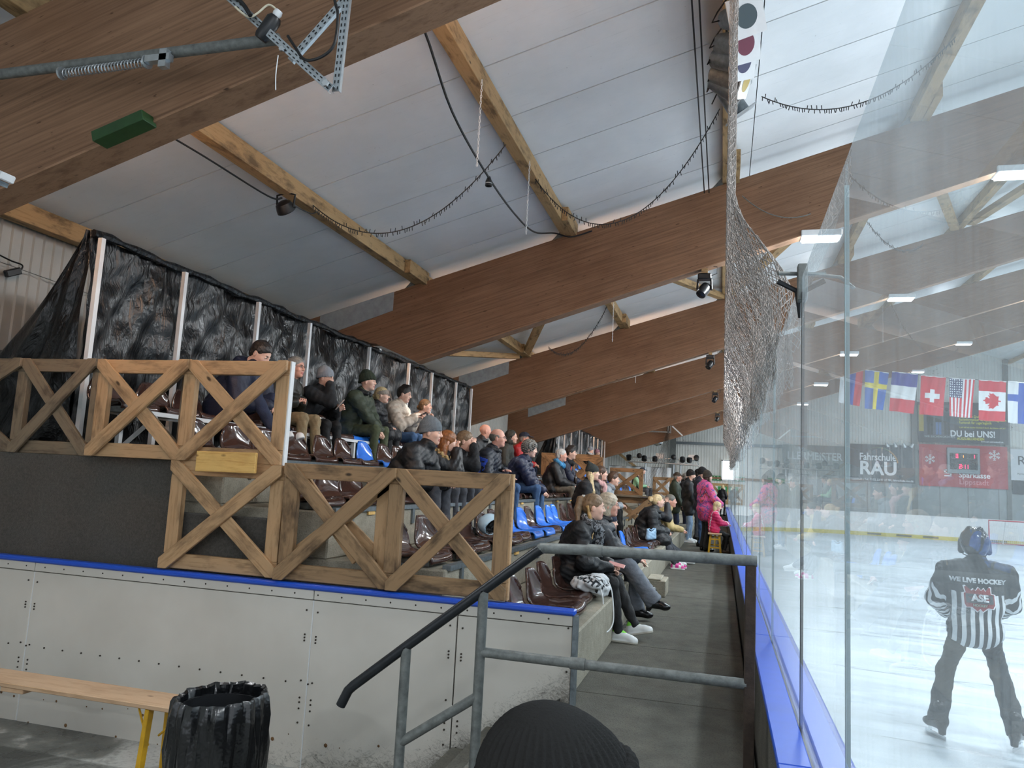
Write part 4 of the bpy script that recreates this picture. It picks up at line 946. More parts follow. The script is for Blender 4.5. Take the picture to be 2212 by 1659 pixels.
T(t, 'DU bei UNS!', 2.75, .52, .48, M_txt, .012, 2.2); T(t, 'AUSZUBILDENDEN', 2.65, .255, .20, M_txty, .004, 1.35); T(t, 'WIR SUCHEN DICH ALS', 1.10, .33, .16, M_txtg, .002, 1.55)
T(t, 'Kaufleute für Groß- u. Außenhandel', 2.1, 1.50, .2, M_txty, .003, 1.9, 'LEFT'); T(t, '· Fachinformatiker für Systemintegration', 2.0, 1.33, .2, M_txty, .003, 2.4, 'LEFT'); T(t, '· Fachkraft für Lagerlogistik', 2.0, 1.16, .2, M_txty, .003, 1.7, 'LEFT')
T(t, 'Lust auf ein duales Studium? Auch das bieten wir an!', 2.1, .90, .13, M_txty, .001, 2.25, 'LEFT'); T(t, 'www.wir-sind-zukunft.de', 3.7, .13, .12, M_txt, .002, 1.1)
MB().bb((.05, -.004, .62), (.34, .01, 2.1)).build('yellow_panel', plain('poster_yellow', '#a8963a', .5, var=.1), t)
MB().bb((.30, -.006, .42), (1.85, .01, 2.15)).build('photo_ground', plain('poster_photo', '#4a5157', .5, var=.35, scale=3), t)
for cx, top, bot in ((.62, '#17191c', '#1b1e22'), (1.05, '#1a1c20', '#4d6ea0'), (1.48, '#17181b', '#25282c')):
    mb = MB(); mb.bb((cx-.17, -.012, 1.15), (cx+.17, .005, 1.72)); mb.ball((cx, -.0, 1.86), (.10, .02, .13), 10, 8); mb.build('figure_top', plain('fig_'+top[1:], top, .6), t)
    MB().bb((cx-.14, -.012, .45), (cx-.015, .005, 1.15)).bb((cx+.015, -.012, .45), (cx+.14, .005, 1.15)).build('figure_legs', plain('fig_'+bot[1:], bot, .6), t)
t = banner('banner', 'red savings bank banner with snowflakes around the scoreboard', 10.66, 15.05, 2.22, 4.55, M_banred)
T(t, 'Sparkasse', 2.75, .68, .42, M_txt, .008, 1.55); T(t, 'Lippstadt', 2.72, .30, .42, plain('pink_lettering', '#c98a90', .5, var=0), .004, 1.45)
lg = MB()
for a, b in (((1.25, .93), (1.62, .93)), ((1.25, .77), (1.62, .77)), ((1.25, .61), (1.62, .61))): lg.bb((a[0], -.02, a[1]-.035), (b[0], 0, b[1]+.035))
lg.bb((1.25, -.02, .75), (1.33, 0, .95)); lg.bb((1.54, -.02, .60), (1.62, 0, .80)); lg.lathe([(.06, -.01), (.06, .01)], 16, (1.44, -.01, 1.09), Matrix.Rotation(PI/2, 3, 'X')); lg.build('emblem', M_txt, t)
def snowflake(cx, cz, r):
    mb = MB()
    for k in range(6):
        a = PI/3*k+PI/6; d = Vector((math.cos(a), 0, math.sin(a))); c = Vector((cx, -.012, cz)); mb.bar(c, c+d*r, r*.13, .016)
        for f in (.45, .75):
            for s in (-1, 1):
                e = Matrix.Rotation(s*PI/4, 3, 'Y') @ d; mb.bar(c+d*r*f, c+d*r*f+e*r*.32, r*.11, .016)
    mb.build('snowflake', M_txt, t)
snowflake(.55, 1.50, .26); snowflake(3.75, 1.83, .28)
s = thing('scoreboard', 'grey scoreboard with red digits 3 to 1 on the red banner', 'scoreboard', (12.05, FW-.14, 2.98))
MB().bb((0, 0, 0), (1.62, .13, 1.42)).build('case', M_galv, s, bevel=.01); sf = MB().bb((.12, -.008, .22), (1.50, .02, 1.12)).build('face', plain('score_face', '#1c1f23', .25, var=.05), s)
M_led = plain('led_red', '#ff2a5a', .4, var=0, emit='#ff2050', estr=2.2); M_ledo = plain('led_orange', '#ffa040', .4, var=0, emit='#ff9030', estr=1.8)
def seg(parent, ch, x, z, h, m):
    w = h*.55; q = h*.17; S = {'1': 'bc', '2': 'abged', '3': 'abgcd', ':': ''}[ch]; mb = MB()
    sg = {'a': ((x, z+h-q), (x+w, z+h)), 'd': ((x, z), (x+w, z+q)), 'g': ((x, z+h/2-q/2), (x+w, z+h/2+q/2)), 'b': ((x+w-q, z+h/2), (x+w, z+h)), 'c': ((x+w-q, z), (x+w, z+h/2)), 'f': ((x, z+h/2), (x+q, z+h)), 'e': ((x, z), (x+q, z+h/2))}
    for k in S: (a, b) = sg[k]; mb.bb((a[0], -.02, a[1]), (b[0], -.008, b[1]))
    if ch == ':': mb.bb((x, -.02, z+h*.25), (x+q, -.008, z+h*.25+q)); mb.bb((x, -.02, z+h*.6), (x+q, -.008, z+h*.6+q))
    mb.build('digit', m, parent)
seg(sf, '3', .42, .86, .21, M_led); seg(sf, '1', .74, .88, .13, M_ledo); seg(sf, '1', 1.26, .86, .19, M_led)
seg(sf, '2', .58, .28, .22, M_led); seg(sf, ':', .74, .28, .22, M_led); seg(sf, '1', .78, .28, .21, M_led); seg(sf, '1', .92, .28, .21, M_led)
for x0, z0, x1, z1 in ((.22, .82, .58, 1.1), (.98, .82, 1.34, 1.1), (.48, .25, 1.12, .53)): MB().tube([(x0, -.01, z0), (x1, -.01, z0), (x1, -.01, z1), (x0, -.01, z1), (x0, -.01, z0)], .006, 4).build('frame_line', M_txtg, sf)
t = banner('banner', 'white banner beginning with Re at the right edge', 15.2, 19.0, 2.75, 4.45, M_banw)
T(t, 'Rechtsanwälte', .30, 1.05, .72, M_txtd, 0, None, 'LEFT'); T(t, 'Partnerschaft', .30, .35, .14, M_txtd, 0, None, 'LEFT')
t = banner('banner', 'dark strip under the white banner at the right edge', 15.25, 19.0, 2.0, 2.7, M_ban)

# flags on a line above the ice
fd = 36.0
def P_at(px, py, d=fd):
    v = f_*1650+r_*(px-1106)+u_*(829.5-py); k = d/v[1]; return Vector((v[0]*k, d, CAMZ+v[2]*k))
cols = {'w': '#dfe2e4', 'b': '#2c55b0', 'r': '#c81e34', 'sb': '#2f63b8', 'sy': '#e2cf35', 'fb': '#31348f', 'ub': '#26305f', 'fin': '#2f56b0'}
LEAF = [(0, .5), (-.09, .34), (-.2, .38), (-.16, .1), (-.3, .22), (-.33, .14), (-.48, .17), (-.42, .02), (-.49, -.03), (-.26, -.2), (-.3, -.3), (-.03, -.26), (-.015, -.5), (.015, -.5), (.03, -.26), (.3, -.3), (.26, -.2), (.49, -.03), (.42, .02), (.48, .17), (.33, .14), (.3, .22), (.16, .1), (.2, .38), (.09, .34)]
def inpoly(x, y, P):
    c = False; j = len(P)-1
    for i in range(len(P)):
        if (P[i][1] > y) != (P[j][1] > y) and x < (P[j][0]-P[i][0])*(y-P[i][1])/(P[j][1]-P[i][1])+P[i][0]: c = not c
        j = i
    return c
def us(u, v):
    if u < .54 and v < .5:
        a, b = u/.54*6, v/.5*8; return 'w' if ((a % 1)-.5)**2+((b % 1)-.5)**2 < .07 else 'ub'
    return 'r' if int(u*13) % 2 == 0 else 'w'
FL = [('slanted flag of white, blue and red upright stripes', (1817, 792), (1866, 796), (1811, 869), (1857, 878), lambda u, v: 'w' if u < .33 else ('b' if u < .67 else 'r'), 'leftmost'),
      ('blue flag with a yellow cross', (1869, 799), (1920, 806), (1868, 882), (1908, 886), lambda u, v: 'sy' if abs(u-.5) < .11 or abs(v-.38) < .065 else 'sb', ''),
      ('flag of blue, white and red level stripes', (1927, 803), (1983, 809), (1921, 887), (1974, 894), lambda u, v: 'fb' if v < .33 else ('w' if v < .67 else 'r'), ''),
      ('red flag with a white cross', (1989, 811), (2043, 816), (1986, 895), (2037, 899), lambda u, v: 'w' if (abs(u-.5) < .10 and abs(v-.5) < .17) or (abs(v-.5) < .065 and abs(u-.5) < .31) else 'r', ''),
      ('flag with stars and upright red and white stripes', (2050, 817), (2106, 820), (2051, 899), (2098, 903), us, ''),
      ('red and white flag with a red maple leaf', (2114, 821), (2174, 825), (2114, 908), (2170, 911), lambda u, v: 'r' if v < .26 or v > .75 or inpoly((v-.5)/.42, (.52-u)/.75, LEAF) else 'w', ''),
      ('white flag with a blue cross, cut by the frame edge', (2177, 824), (2236, 829), (2177, 913), (2232, 918), lambda u, v: 'fin' if abs(v-.38) < .085 or abs(u-.53) < .13 else 'w', '')]
rope = []
for k, (lab, tl, tr, bl, br, fn_, w) in enumerate(FL):
    A, B, Cc, D = P_at(*tl), P_at(*tr), P_at(*bl), P_at(*br); rope += [A, B]
    t = thing('flag', lab+' on the line', 'flag', A, 0, 'national flags on the line'); n = 40; m = 60; V = []; F = []; mi = []; keys = []
    for i in range(n+1):
        for j in range(m+1):
            u, v = i/n, j/m; p = (A*(1-u)+B*u)*(1-v)+(Cc*(1-u)+D*u)*v; p = p-A; p.y += .05*math.sin(u*7+k)*v+.03*math.sin(u*15+v*4+k); V.append(p)
    for i in range(n):
        for j in range(m):
            a = i*(m+1)+j; F.append((a, a+m+1, a+m+2, a+1)); c = fn_((i+.5)/n, (j+.5)/m)
            if c not in keys: keys.append(c)
            mi.append(keys.index(c))
    mb = MB(); mb.v = V; mb.f = F; mb.m = mi; mb.build('cloth', [plain('flag_'+c, cols[c], .7, var=.05) for c in keys], t, smooth=True)
    MB().tube([(0, 0, .0), B-A], .02, 6).build('hem', M_white, t)
o = MB().tube([rope[0]+Vector((-1.1, 0, -.02))]+rope+[P_at(2300, 830)], .012, 5).build('flag_line', M_cable); tag(o, 'thin line across the hall carrying the national flags', 'rope')

# lighting truss, screen and mirror ball by the far wall
t = thing('lighting_truss', 'metal lighting truss with black spotlights in front of the far wall', 'truss', (-3.0, 40.6, 2.62))
for z, y in ((0, 0), (0, .5), (.25, .25)): MB().tube([(-1.9, y, z), (0, y, z), (1.8, y, z-.05)], .03, 6).build('chord', M_zinc, t)
for k in range(12): MB().tube([(-1.8+.3*k, 0, 0), (-1.65+.3*k, .25, .25), (-1.5+.3*k, .5, 0)], .014, 4).build('lacing', M_zinc, t)
for x in (-.9, .55, .9): MB().tube([(x, .2, 0), (x, .2, -2.55)], .04, 8).build('post', M_zinc, t)
for k, x in enumerate((-1.75, -1.2, -.95, -.4, .55, 1.0, 1.35, 1.7)): MB().lathe([(.07, -.14), (.13, -.1), (.14, .12), (.05, .14)], 12, (x, -.12, .20+(.12 if k % 3 == 1 else 0)), Matrix.Rotation(.6+k, 3, 'X')).build('spotlight', M_black, t, smooth=True)
for x in (-.35, 1.3): MB().bb((x, -.1, .22), (x+.4, -.08, .48)).build('light_panel', M_zinc, t)
t = thing('mirror_ball', 'silver mirror ball hanging in front of the far wall', 'mirror ball', (-3.26, 40.0, 3.72)); MB().ball((0, 0, 0), .28, 20, 12).build('ball', M_chrome, t); MB().tube([(0, 0, .28), (0, 0, 1.15)], .01, 5).build('cord', M_cable, t)
t = thing('white_sheet', 'large white sheet hung in front of the far wall behind the stand', 'sheet', (-6.0, 42.0, .9)); V = []; F = []
for i in range(31):
    for j in range(7): V.append((3.35*i/30, .05*math.sin(i*1.3)+.02*math.sin(j*2), 1.5*j/6-.02*math.sin(i*.6)))
for i in range(30):
    for j in range(6): a = i*7+j; F.append((a, a+7, a+8, a+1))
MB().add(V, F).build('cloth', plain('white_cloth', '#dfe3e5', .7, var=.1, scale=4), t, smooth=True)
MB().tube([(0, .06, 1.5), (3.35, .06, 1.5)], .02, 6).build('top_pole', M_galv, t)
for x in (0, 1.7, 3.35): MB().tube([(x, .06, -.85), (x, .06, 1.5)], .02, 6).build('post', M_galv, t)
def exit_sign(x, y, z, w, label):
    t = thing('exit_sign', label, 'sign', (x, y, z)); MB().bb((-w/2, 0, -.14), (w/2, .04, .14)).build('panel', plain('sign_green', '#12803f', .4, var=0), t)
    MB().ball((-w*.15, -.01, .07), (.03, .01, .03), 8, 6).bar((-w*.15, -.01, .05), (-w*.22, -.01, -.02), .03, .015).bar((-w*.22, -.01, -.02), (-w*.3, -.01, -.09), .025, .015).bar((-w*.2, -.01, -.02), (-w*.08, -.01, -.09), .025, .015).bb((w*.12, -.012, -.09), (w*.3, -.002, .09)).build('symbol', M_txt, t)
exit_sign(-.375, 47.90, 2.085, .58, 'green emergency exit sign over the far end of the walkway'); exit_sign(.02, 44.66, 1.45, .5, 'small green exit sign on the far timber railing'); exit_sign(3.05, 47.90, 2.1, .95, 'green emergency exit sign on the far wall behind the glass')
lk = thing('timber_crate', 'light timber box behind the olive jacket man', 'box', (-1.6, 31.2, .5)); MB().bb((-.5, 0, 0), (.5, .5, .55)).build('box', M_newpine, lk, bevel=.01); MB().bb((-.52, -.01, .5), (.52, .51, .56)).build('lid', M_purlin, lk)
# stool bench of the girl in pink
t = thing('short_bench', 'short beer bench with yellow legs beside the barrier', 'bench', (-.135, 17.85, 0)); plank('seat_board', (0, -.55, .415), (0, .55, .415), .29, .03, M_benchw, t, (0, 0, 1))
for y in (-.45, .45):
    for x in (-.11, .11): MB().bar((x*.8, y, .4), (x*1.15, y, 0), .04, .03).build('leg', M_yellow, t)
    MB().bar((-.12, y, .12), (.12, y, .12), .03, .025).bar((-.1, y, .3), (.1, y, .3), .03, .025).bar((0, y, .12), (0, y, .4), .02, .02).build('cross_bar', M_yellow, t)
# ------------------------------------------------------------------ people: smooth bodies from blended volumes
def surface_nets(F, o, h):
    S = F < 0; c = np.zeros(tuple(n-1 for n in F.shape), np.int8); off = [(a, b, d) for a in (0, 1) for b in (0, 1) for d in (0, 1)]
    nx, ny, nz = c.shape
    for a, b, d in off: c += S[a:a+nx, b:b+ny, d:d+nz]
    act = (c > 0) & (c < 8); ids = np.argwhere(act); idx = np.full(c.shape, -1, np.int64); idx[act] = np.arange(len(ids))
    cv = np.stack([F[ids[:, 0]+a, ids[:, 1]+b, ids[:, 2]+d] for a, b, d in off], 1); co = np.array(off, float)
    acc = np.zeros((len(ids), 3)); n = np.zeros(len(ids))
    for p in range(8):
        for q in range(p+1, 8):
            if np.abs(co[p]-co[q]).sum() != 1: continue
            fa, fb = cv[:, p], cv[:, q]; m = (fa < 0) != (fb < 0); t = fa[m]/(fa[m]-fb[m]); acc[m] += co[p]+(co[q]-co[p])*t[:, None]; n[m] += 1
    V = np.asarray(o)+h*(ids+acc/np.maximum(n, 1)[:, None]); faces = []
    for ax in range(3):
        A = [slice(1, -1)]*3; B = [slice(1, -1)]*3; A[ax] = slice(0, -1); B[ax] = slice(1, None); sa = S[tuple(A)]; m = sa != S[tuple(B)]
        e = np.argwhere(m); inside = sa[m]
        if not len(e): continue
        g = e.copy(); u, w = (ax+1) % 3, (ax+2) % 3; g[:, u] += 1; g[:, w] += 1
        def cell(du, dw): k = g.copy(); k[:, u] += du; k[:, w] += dw; return idx[k[:, 0], k[:, 1], k[:, 2]]
        q = np.stack([cell(-1, -1), cell(0, -1), cell(0, 0), cell(-1, 0)], 1); q[~inside] = q[~inside][:, ::-1]; faces.append(q)
    return V, np.concatenate(faces)
def Rdir(x, up=(0, 0, 1)):
    x = np.asarray(x, float); x = x/np.linalg.norm(x); up = np.asarray(up, float); y = np.cross(up, x)
    if np.linalg.norm(y) < 1e-6: y = np.cross((0, 1, 0), x)
    y /= np.linalg.norm(y); return np.stack([x, y, np.cross(x, y)], 1)
class SD:
    def __init__(s): s.p = []
    def cap(s, a, b, ra, rb=None, k=.03, q=None, op=1): s.p.append(('c', np.asarray(a, float), np.asarray(b, float), ra, ra if rb is None else rb, k, q, op)); return s
    def chain(s, pts, rs, k=.02, q=None):
        for i in range(len(pts)-1): s.cap(pts[i], pts[i+1], rs[i], rs[i+1], k, q)
        return s
    def ell(s, c, r, R=None, k=.03, op=1): s.p.append(('e', np.asarray(c, float), np.asarray(r, float), R, k, op)); return s
    def cut(s, c, n, k=.004): s.p.append(('p', np.asarray(c, float), np.asarray(n, float)/np.linalg.norm(n), k)); return s      # removes the side n points to
    def mesh(s, h, noise=0.0, nf=30.0, seed=0):
        lo = np.full(3, 1e9); hi = -lo
        for p in s.p:
            if p[0] == 'c' and p[7] > 0: r = max(p[3], p[4]); lo = np.minimum(lo, np.minimum(p[1], p[2])-r); hi = np.maximum(hi, np.maximum(p[1], p[2])+r)
            if p[0] == 'e' and p[5] > 0: r = max(p[2]); lo = np.minimum(lo, p[1]-r); hi = np.maximum(hi, p[1]+r)
        lo -= .03+2*h; hi += .03+2*h; n = np.ceil((hi-lo)/h).astype(int)+1
        ax = [lo[i]+h*np.arange(n[i]) for i in range(3)]; F = np.full(n, 1.0, np.float32)
        def blk(a, b):
            i0 = np.clip(np.floor((a-lo)/h).astype(int), 0, n); i1 = np.clip(np.ceil((b-lo)/h).astype(int)+1, 0, n); sl = tuple(slice(i0[i], i1[i]) for i in range(3))
            return sl, [ax[0][sl[0]][:, None, None], ax[1][sl[1]][None, :, None], ax[2][sl[2]][None, None, :]]
        for p in s.p:
            if p[0] == 'c':
                _, a, b, ra, rb, k, q, op = p; m = max(ra, rb)+k+.06; sl, X = blk(np.minimum(a, b)-m, np.maximum(a, b)+m)
                if min(F[sl].shape) == 0: continue
                ba = b-a; L2 = max(1e-9, ba @ ba); d = [X[i]-a[i] for i in range(3)]; t = np.clip((d[0]*ba[0]+d[1]*ba[1]+d[2]*ba[2])/L2, 0, 1)
                D = np.sqrt((d[0]-t*ba[0])**2+(d[1]-t*ba[1])**2+(d[2]-t*ba[2])**2)-(ra+(rb-ra)*t)
                if q: D = D-q[1]*(np.abs(np.sin(PI*(t*math.sqrt(L2)+q[2])/q[0]))-.5)
            elif p[0] == 'e':
                _, c, r, R, k, op = p; m = max(r)+k+.06; sl, X = blk(c-m, c+m)
                if min(F[sl].shape) == 0: continue
                d = [X[i]-c[i] for i in range(3)]
                if R is not None: d = [R[0, i]*d[0]+R[1, i]*d[1]+R[2, i]*d[2] for i in range(3)]
                k0 = np.sqrt((d[0]/r[0])**2+(d[1]/r[1])**2+(d[2]/r[2])**2); k1 = np.sqrt((d[0]/r[0]**2)**2+(d[1]/r[1]**2)**2+(d[2]/r[2]**2)**2); D = k0*(k0-1)/np.maximum(k1, 1e-6)
            else:
                _, c, nn, k = p; X = [ax[0][:, None, None], ax[1][None, :, None], ax[2][None, None, :]]; D = (X[0]-c[0])*nn[0]+(X[1]-c[1])*nn[1]+(X[2]-c[2])*nn[2]; F = np.maximum(F, D.astype(np.float32)); continue
            B = F[sl]
            if op > 0: hh = np.clip(.5+.5*(B-D)/k, 0, 1); F[sl] = B*(1-hh)+D*hh-k*hh*(1-hh)
            else: hh = np.clip(.5-.5*(B+D)/k, 0, 1); F[sl] = B*(1-hh)-D*hh+k*hh*(1-hh)
        if noise:
            rg = np.random.default_rng(seed); X = [ax[0][:, None, None], ax[1][None, :, None], ax[2][None, None, :]]
            for i in range(4):
                w = rg.normal(0, nf*(1+.5*i), 3); F += np.float32(noise/(1+.4*i))*np.sin(w[0]*X[0]+w[1]*X[1]+w[2]*X[2]+rg.random()*6).astype(np.float32)
        return surface_nets(F, lo, h)
def qmesh(name, V, F, mats, parent, mi=None, label=None):
    me = quads_mesh(name, V, F, mats, True)
    if mi is not None: me.polygons.foreach_set('material_index', np.asarray(mi, np.int32))
    return link(name, me, parent, None, label)
# ---- cached pieces, all in head or hand or foot space
CACHE = {}
def head_geo(kind):
    if kind in CACHE: return CACHE[kind]
    m = kind == 'man'; s = SD()
    s.ell((-.012, 0, .032), (.096, .076, .086), None, .02).ell((.012, 0, -.02), (.075, .064, .085), None, .03).ell((.035, 0, -.062), (.048, .05 if m else .045, .05), None, .03)
    s.ell((.066, 0, -.094), (.022, .022, .018), None, .025).cap((.076, .012, .018), (.076, -.012, .018), .013, .013, .02)
    s.cap((.085, 0, .014), (.1035, 0, -.024), .008, .0125, .014).ell((.093, .012, -.028), (.012, .010, .008), None, .009).ell((.093, -.012, -.028), (.012, .010, .008), None, .009)
    for y in (1, -1):
        s.ell((.058, y*.040, -.026), (.026, .022, .024), None, .02); s.ell((-.008, y*.076, -.012), (.019, .010, .032), Rdir((1, y*.35, 0)), .008); s.ell((.089, y*.031, .006), (.014, .017, .011), None, .012, -1)
        s.ell((.080, y*.031, .004), (.0125, .0135, .0125), None, .004)
    s.cap((.083, .014, -.058), (.083, -.014, -.058), .008, .008, .01).cap((.079, .011, -.071), (.079, -.011, -.071), .008, .008, .01)
    s.cap((-.02, 0, -.05), (-.04, 0, -.15), .052 if m else .045, .054 if m else .047, .03)
    V, F = s.mesh(.0062); c = V[F].mean(1)
    lip = (c[:, 0] > .078) & (np.abs(c[:, 1]) < .024) & (c[:, 2] > -.079) & (c[:, 2] < -.052)
    CACHE[kind] = (V, F, lip.astype(np.int32)); return CACHE[kind]
def hand_geo(kind):
    if ('h', kind) in CACHE: return CACHE['h', kind]
    curl = {'relaxed': .45, 'hold': .95, 'flat': .12, 'fist': 1.35}[kind]; s = SD(); s.ell((.042, 0, 0), (.050, .040, .017), None, .012).cap((-.03, 0, 0), (.02, 0, 0), .026, .025, .02)
    for y, L, sp in ((-.030, .060, -.10), (-.011, .073, -.03), (.010, .078, .03), (.030, .070, .10)):
        p = np.array([.084, y, 0]); a = curl*.3; r = .0098
        for j, fr in enumerate((.45, .32, .23)):
            d = np.array([math.cos(a), sp*math.cos(a), -math.sin(a)]); q = p+d*L*fr; s.cap(p, q, r, r*.9, .005); p = q; a += curl*(.95 if j == 0 else .75); r *= .9
    s.cap((.012, .030, -.004), (.045, .054, -.012), .014, .012, .012).cap((.045, .054, -.012), (.078, .056-.012*curl, -.016-.012*curl), .0115, .009, .006)
    CACHE['h', kind] = s.mesh(.0052); return CACHE['h', kind]
def shoe_geo(kind):
    if ('s', kind) in CACHE: return CACHE['s', kind]
    s = SD(); u = 'boot' == kind
    s.cap((-.05, 0, .045), (.09, 0, .035), .040, .037, .03).ell((.120, 0, .032), (.054, .046, .036), None, .03).ell((-.055, 0, .05), (.038, .036, .055), None, .02).cap((-.02, 0, .08), (-.03, 0, .19 if u else .105), .042, .05 if u else .042, .03)
    s.cap((.02, 0, .075), (.09, 0, .05), .028, .026, .03)
    if kind == 'sneaker': s.cap((-.06, 0, .012), (.125, 0, .012), .046, .048, .004).cap((-.0, .0, .10), (.04, 0, .085), .022, .018, .01)
    if u: s.cap((-.06, 0, -.012), (-.06, 0, .04), .03, .03, .005)
    s.cut((0, 0, 0 if not u else -.03), (0, 0, -1))
    if u: s.ell((.05, 0, -.05), (.11, .1, .052), None, .004, -1)
    CACHE['s', kind] = s.mesh(.0075 if kind != 'sneaker' else .007); return CACHE['s', kind]
def hair_geo(style):
    if ('hr', style) in CACHE: return CACHE['hr', style]
    s = SD(); nz = .0014; nf = 60
    def cap_(dx=0, g=.0): s.ell((-.016+dx, 0, .038), (.102+g, .084+g, .090+g), None, .012)
    def face(cx=.125, r=(.085, .085, .105), z=-.035): s.ell((cx, 0, z), r, None, .012, -1)
    if style == 'short': cap_(); s.ell((-.05, 0, -.02), (.06, .072, .06), None, .02); face(.118, (.082, .10, .11), -.045); s.cut((0, 0, -.075), (.25, 0, -1)); s.ell((.0, .09, -.025), (.03, .03, .035), None, .008, -1); s.ell((.0, -.09, -.025), (.03, .03, .035), None, .008, -1)
    elif style == 'quiff':
        cap_(); s.cap((.055, 0, .115), (-.03, 0, .125), .035, .03, .03); s.ell((-.05, 0, -.01), (.058, .070, .06), None, .02); face(.118, (.075, .10, .12), -.05); s.cut((0, 0, -.06), (.25, 0, -1)); s.ell((.0, .088, -.025), (.03, .03, .035), None, .008, -1); s.ell((.0, -.088, -.025), (.03, .03, .035), None, .008, -1)
    elif style == 'curly': cap_(0, .018); s.ell((-.05, 0, -.0), (.07, .085, .07), None, .03); face(.135, (.085, .11, .115), -.045); s.cut((0, 0, -.07), (.25, 0, -1)); s.ell((.0, .1, -.03), (.03, .03, .035), None, .008, -1); s.ell((.0, -.1, -.03), (.03, .03, .035), None, .008, -1); nz = .0065; nf = 75
    elif style == 'ring': s.ell((-.02, 0, .012), (.100, .082, .075), None, .012); s.ell((0, 0, .10), (.125, .11, .062), None, .01, -1); face(.10, (.09, .12, .12), -.02); s.cut((0, 0, -.05), (.2, 0, -1)); s.ell((.0, .088, -.025), (.03, .03, .035), None, .008, -1); s.ell((.0, -.088, -.025), (.03, .03, .035), None, .008, -1)
    elif style == 'bob': cap_(0, .008); s.ell((-.035, 0, -.05), (.082, .088, .10), None, .03); face(.128, (.085, .075, .125), -.05); s.cut((0, 0, -.115), (0, 0, -1))
    elif style == 'long':
        cap_(0, .006); s.ell((-.04, 0, -.05), (.07, .086, .10), None, .03)
        for y in (-.065, -.03, .03, .065): s.chain([(-.045, y, -.06), (-.035, y*1.15, -.18), (.0, y*1.25, -.30), (.025, y*1.1, -.40)], [.042, .04, .034, .016], .02)
        face(.128, (.085, .072, .14), -.055)
    elif style == 'ponytail':
        cap_(); s.ell((-.05, 0, .0), (.065, .074, .075), None, .03); face(.120, (.078, .078, .12), -.045); s.cut((.0, 0, -.065), (.4, 0, -1))
        s.chain([(-.095, 0, .075), (-.135, -.01, .06), (-.15, -.03, -.04), (-.13, -.05, -.15), (-.09, -.07, -.26), (-.05, -.08, -.33)], [.024, .030, .034, .028, .019, .006], .015); s.ell((.0, .085, -.025), (.028, .03, .032), None, .008, -1); s.ell((.0, -.085, -.025), (.028, .03, .032), None, .008, -1)
    elif style == 'bun':
        cap_(); s.ell((-.05, 0, -.0), (.065, .074, .075), None, .03); face(.120, (.078, .078, .12), -.045); s.cut((.0, 0, -.07), (.4, 0, -1)); s.ell((-.125, 0, .03), (.05, .055, .05), None, .012); s.ell((-.15, .02, .045), (.025, .03, .03), None, .01); s.ell((-.14, -.03, .01), (.028, .03, .03), None, .01)
        s.ell((.0, .085, -.025), (.028, .03, .032), None, .008, -1); s.ell((.0, -.085, -.025), (.028, .03, .032), None, .008, -1)
    elif style == 'tail_low': cap_(); s.ell((-.05, 0, -.01), (.065, .076, .08), None, .03); face(.122, (.082, .082, .12), -.04); s.cut((.0, 0, -.085), (.3, 0, -1)); s.ell((-.12, 0, -.02), (.035, .035, .04), None, .02); s.ell((.0, .085, -.025), (.028, .03, .032), None, .008, -1); s.ell((.0, -.085, -.025), (.028, .03, .032), None, .008, -1)
    elif style == 'strands':           # hair that falls below a hat
        for y in (-.07, -.045, .045, .07): s.chain([(-.02, y, .0), (-.01, y*1.15, -.12), (.02, y*1.15, -.22), (.03, y, -.29)], [.02, .028, .026, .01], .02)
        s.ell((-.06, 0, -.04), (.045, .068, .06), None, .02)
    V, F = s.mesh(.0075, nz, nf, 3); CACHE['hr', style] = (V, F); return V, F
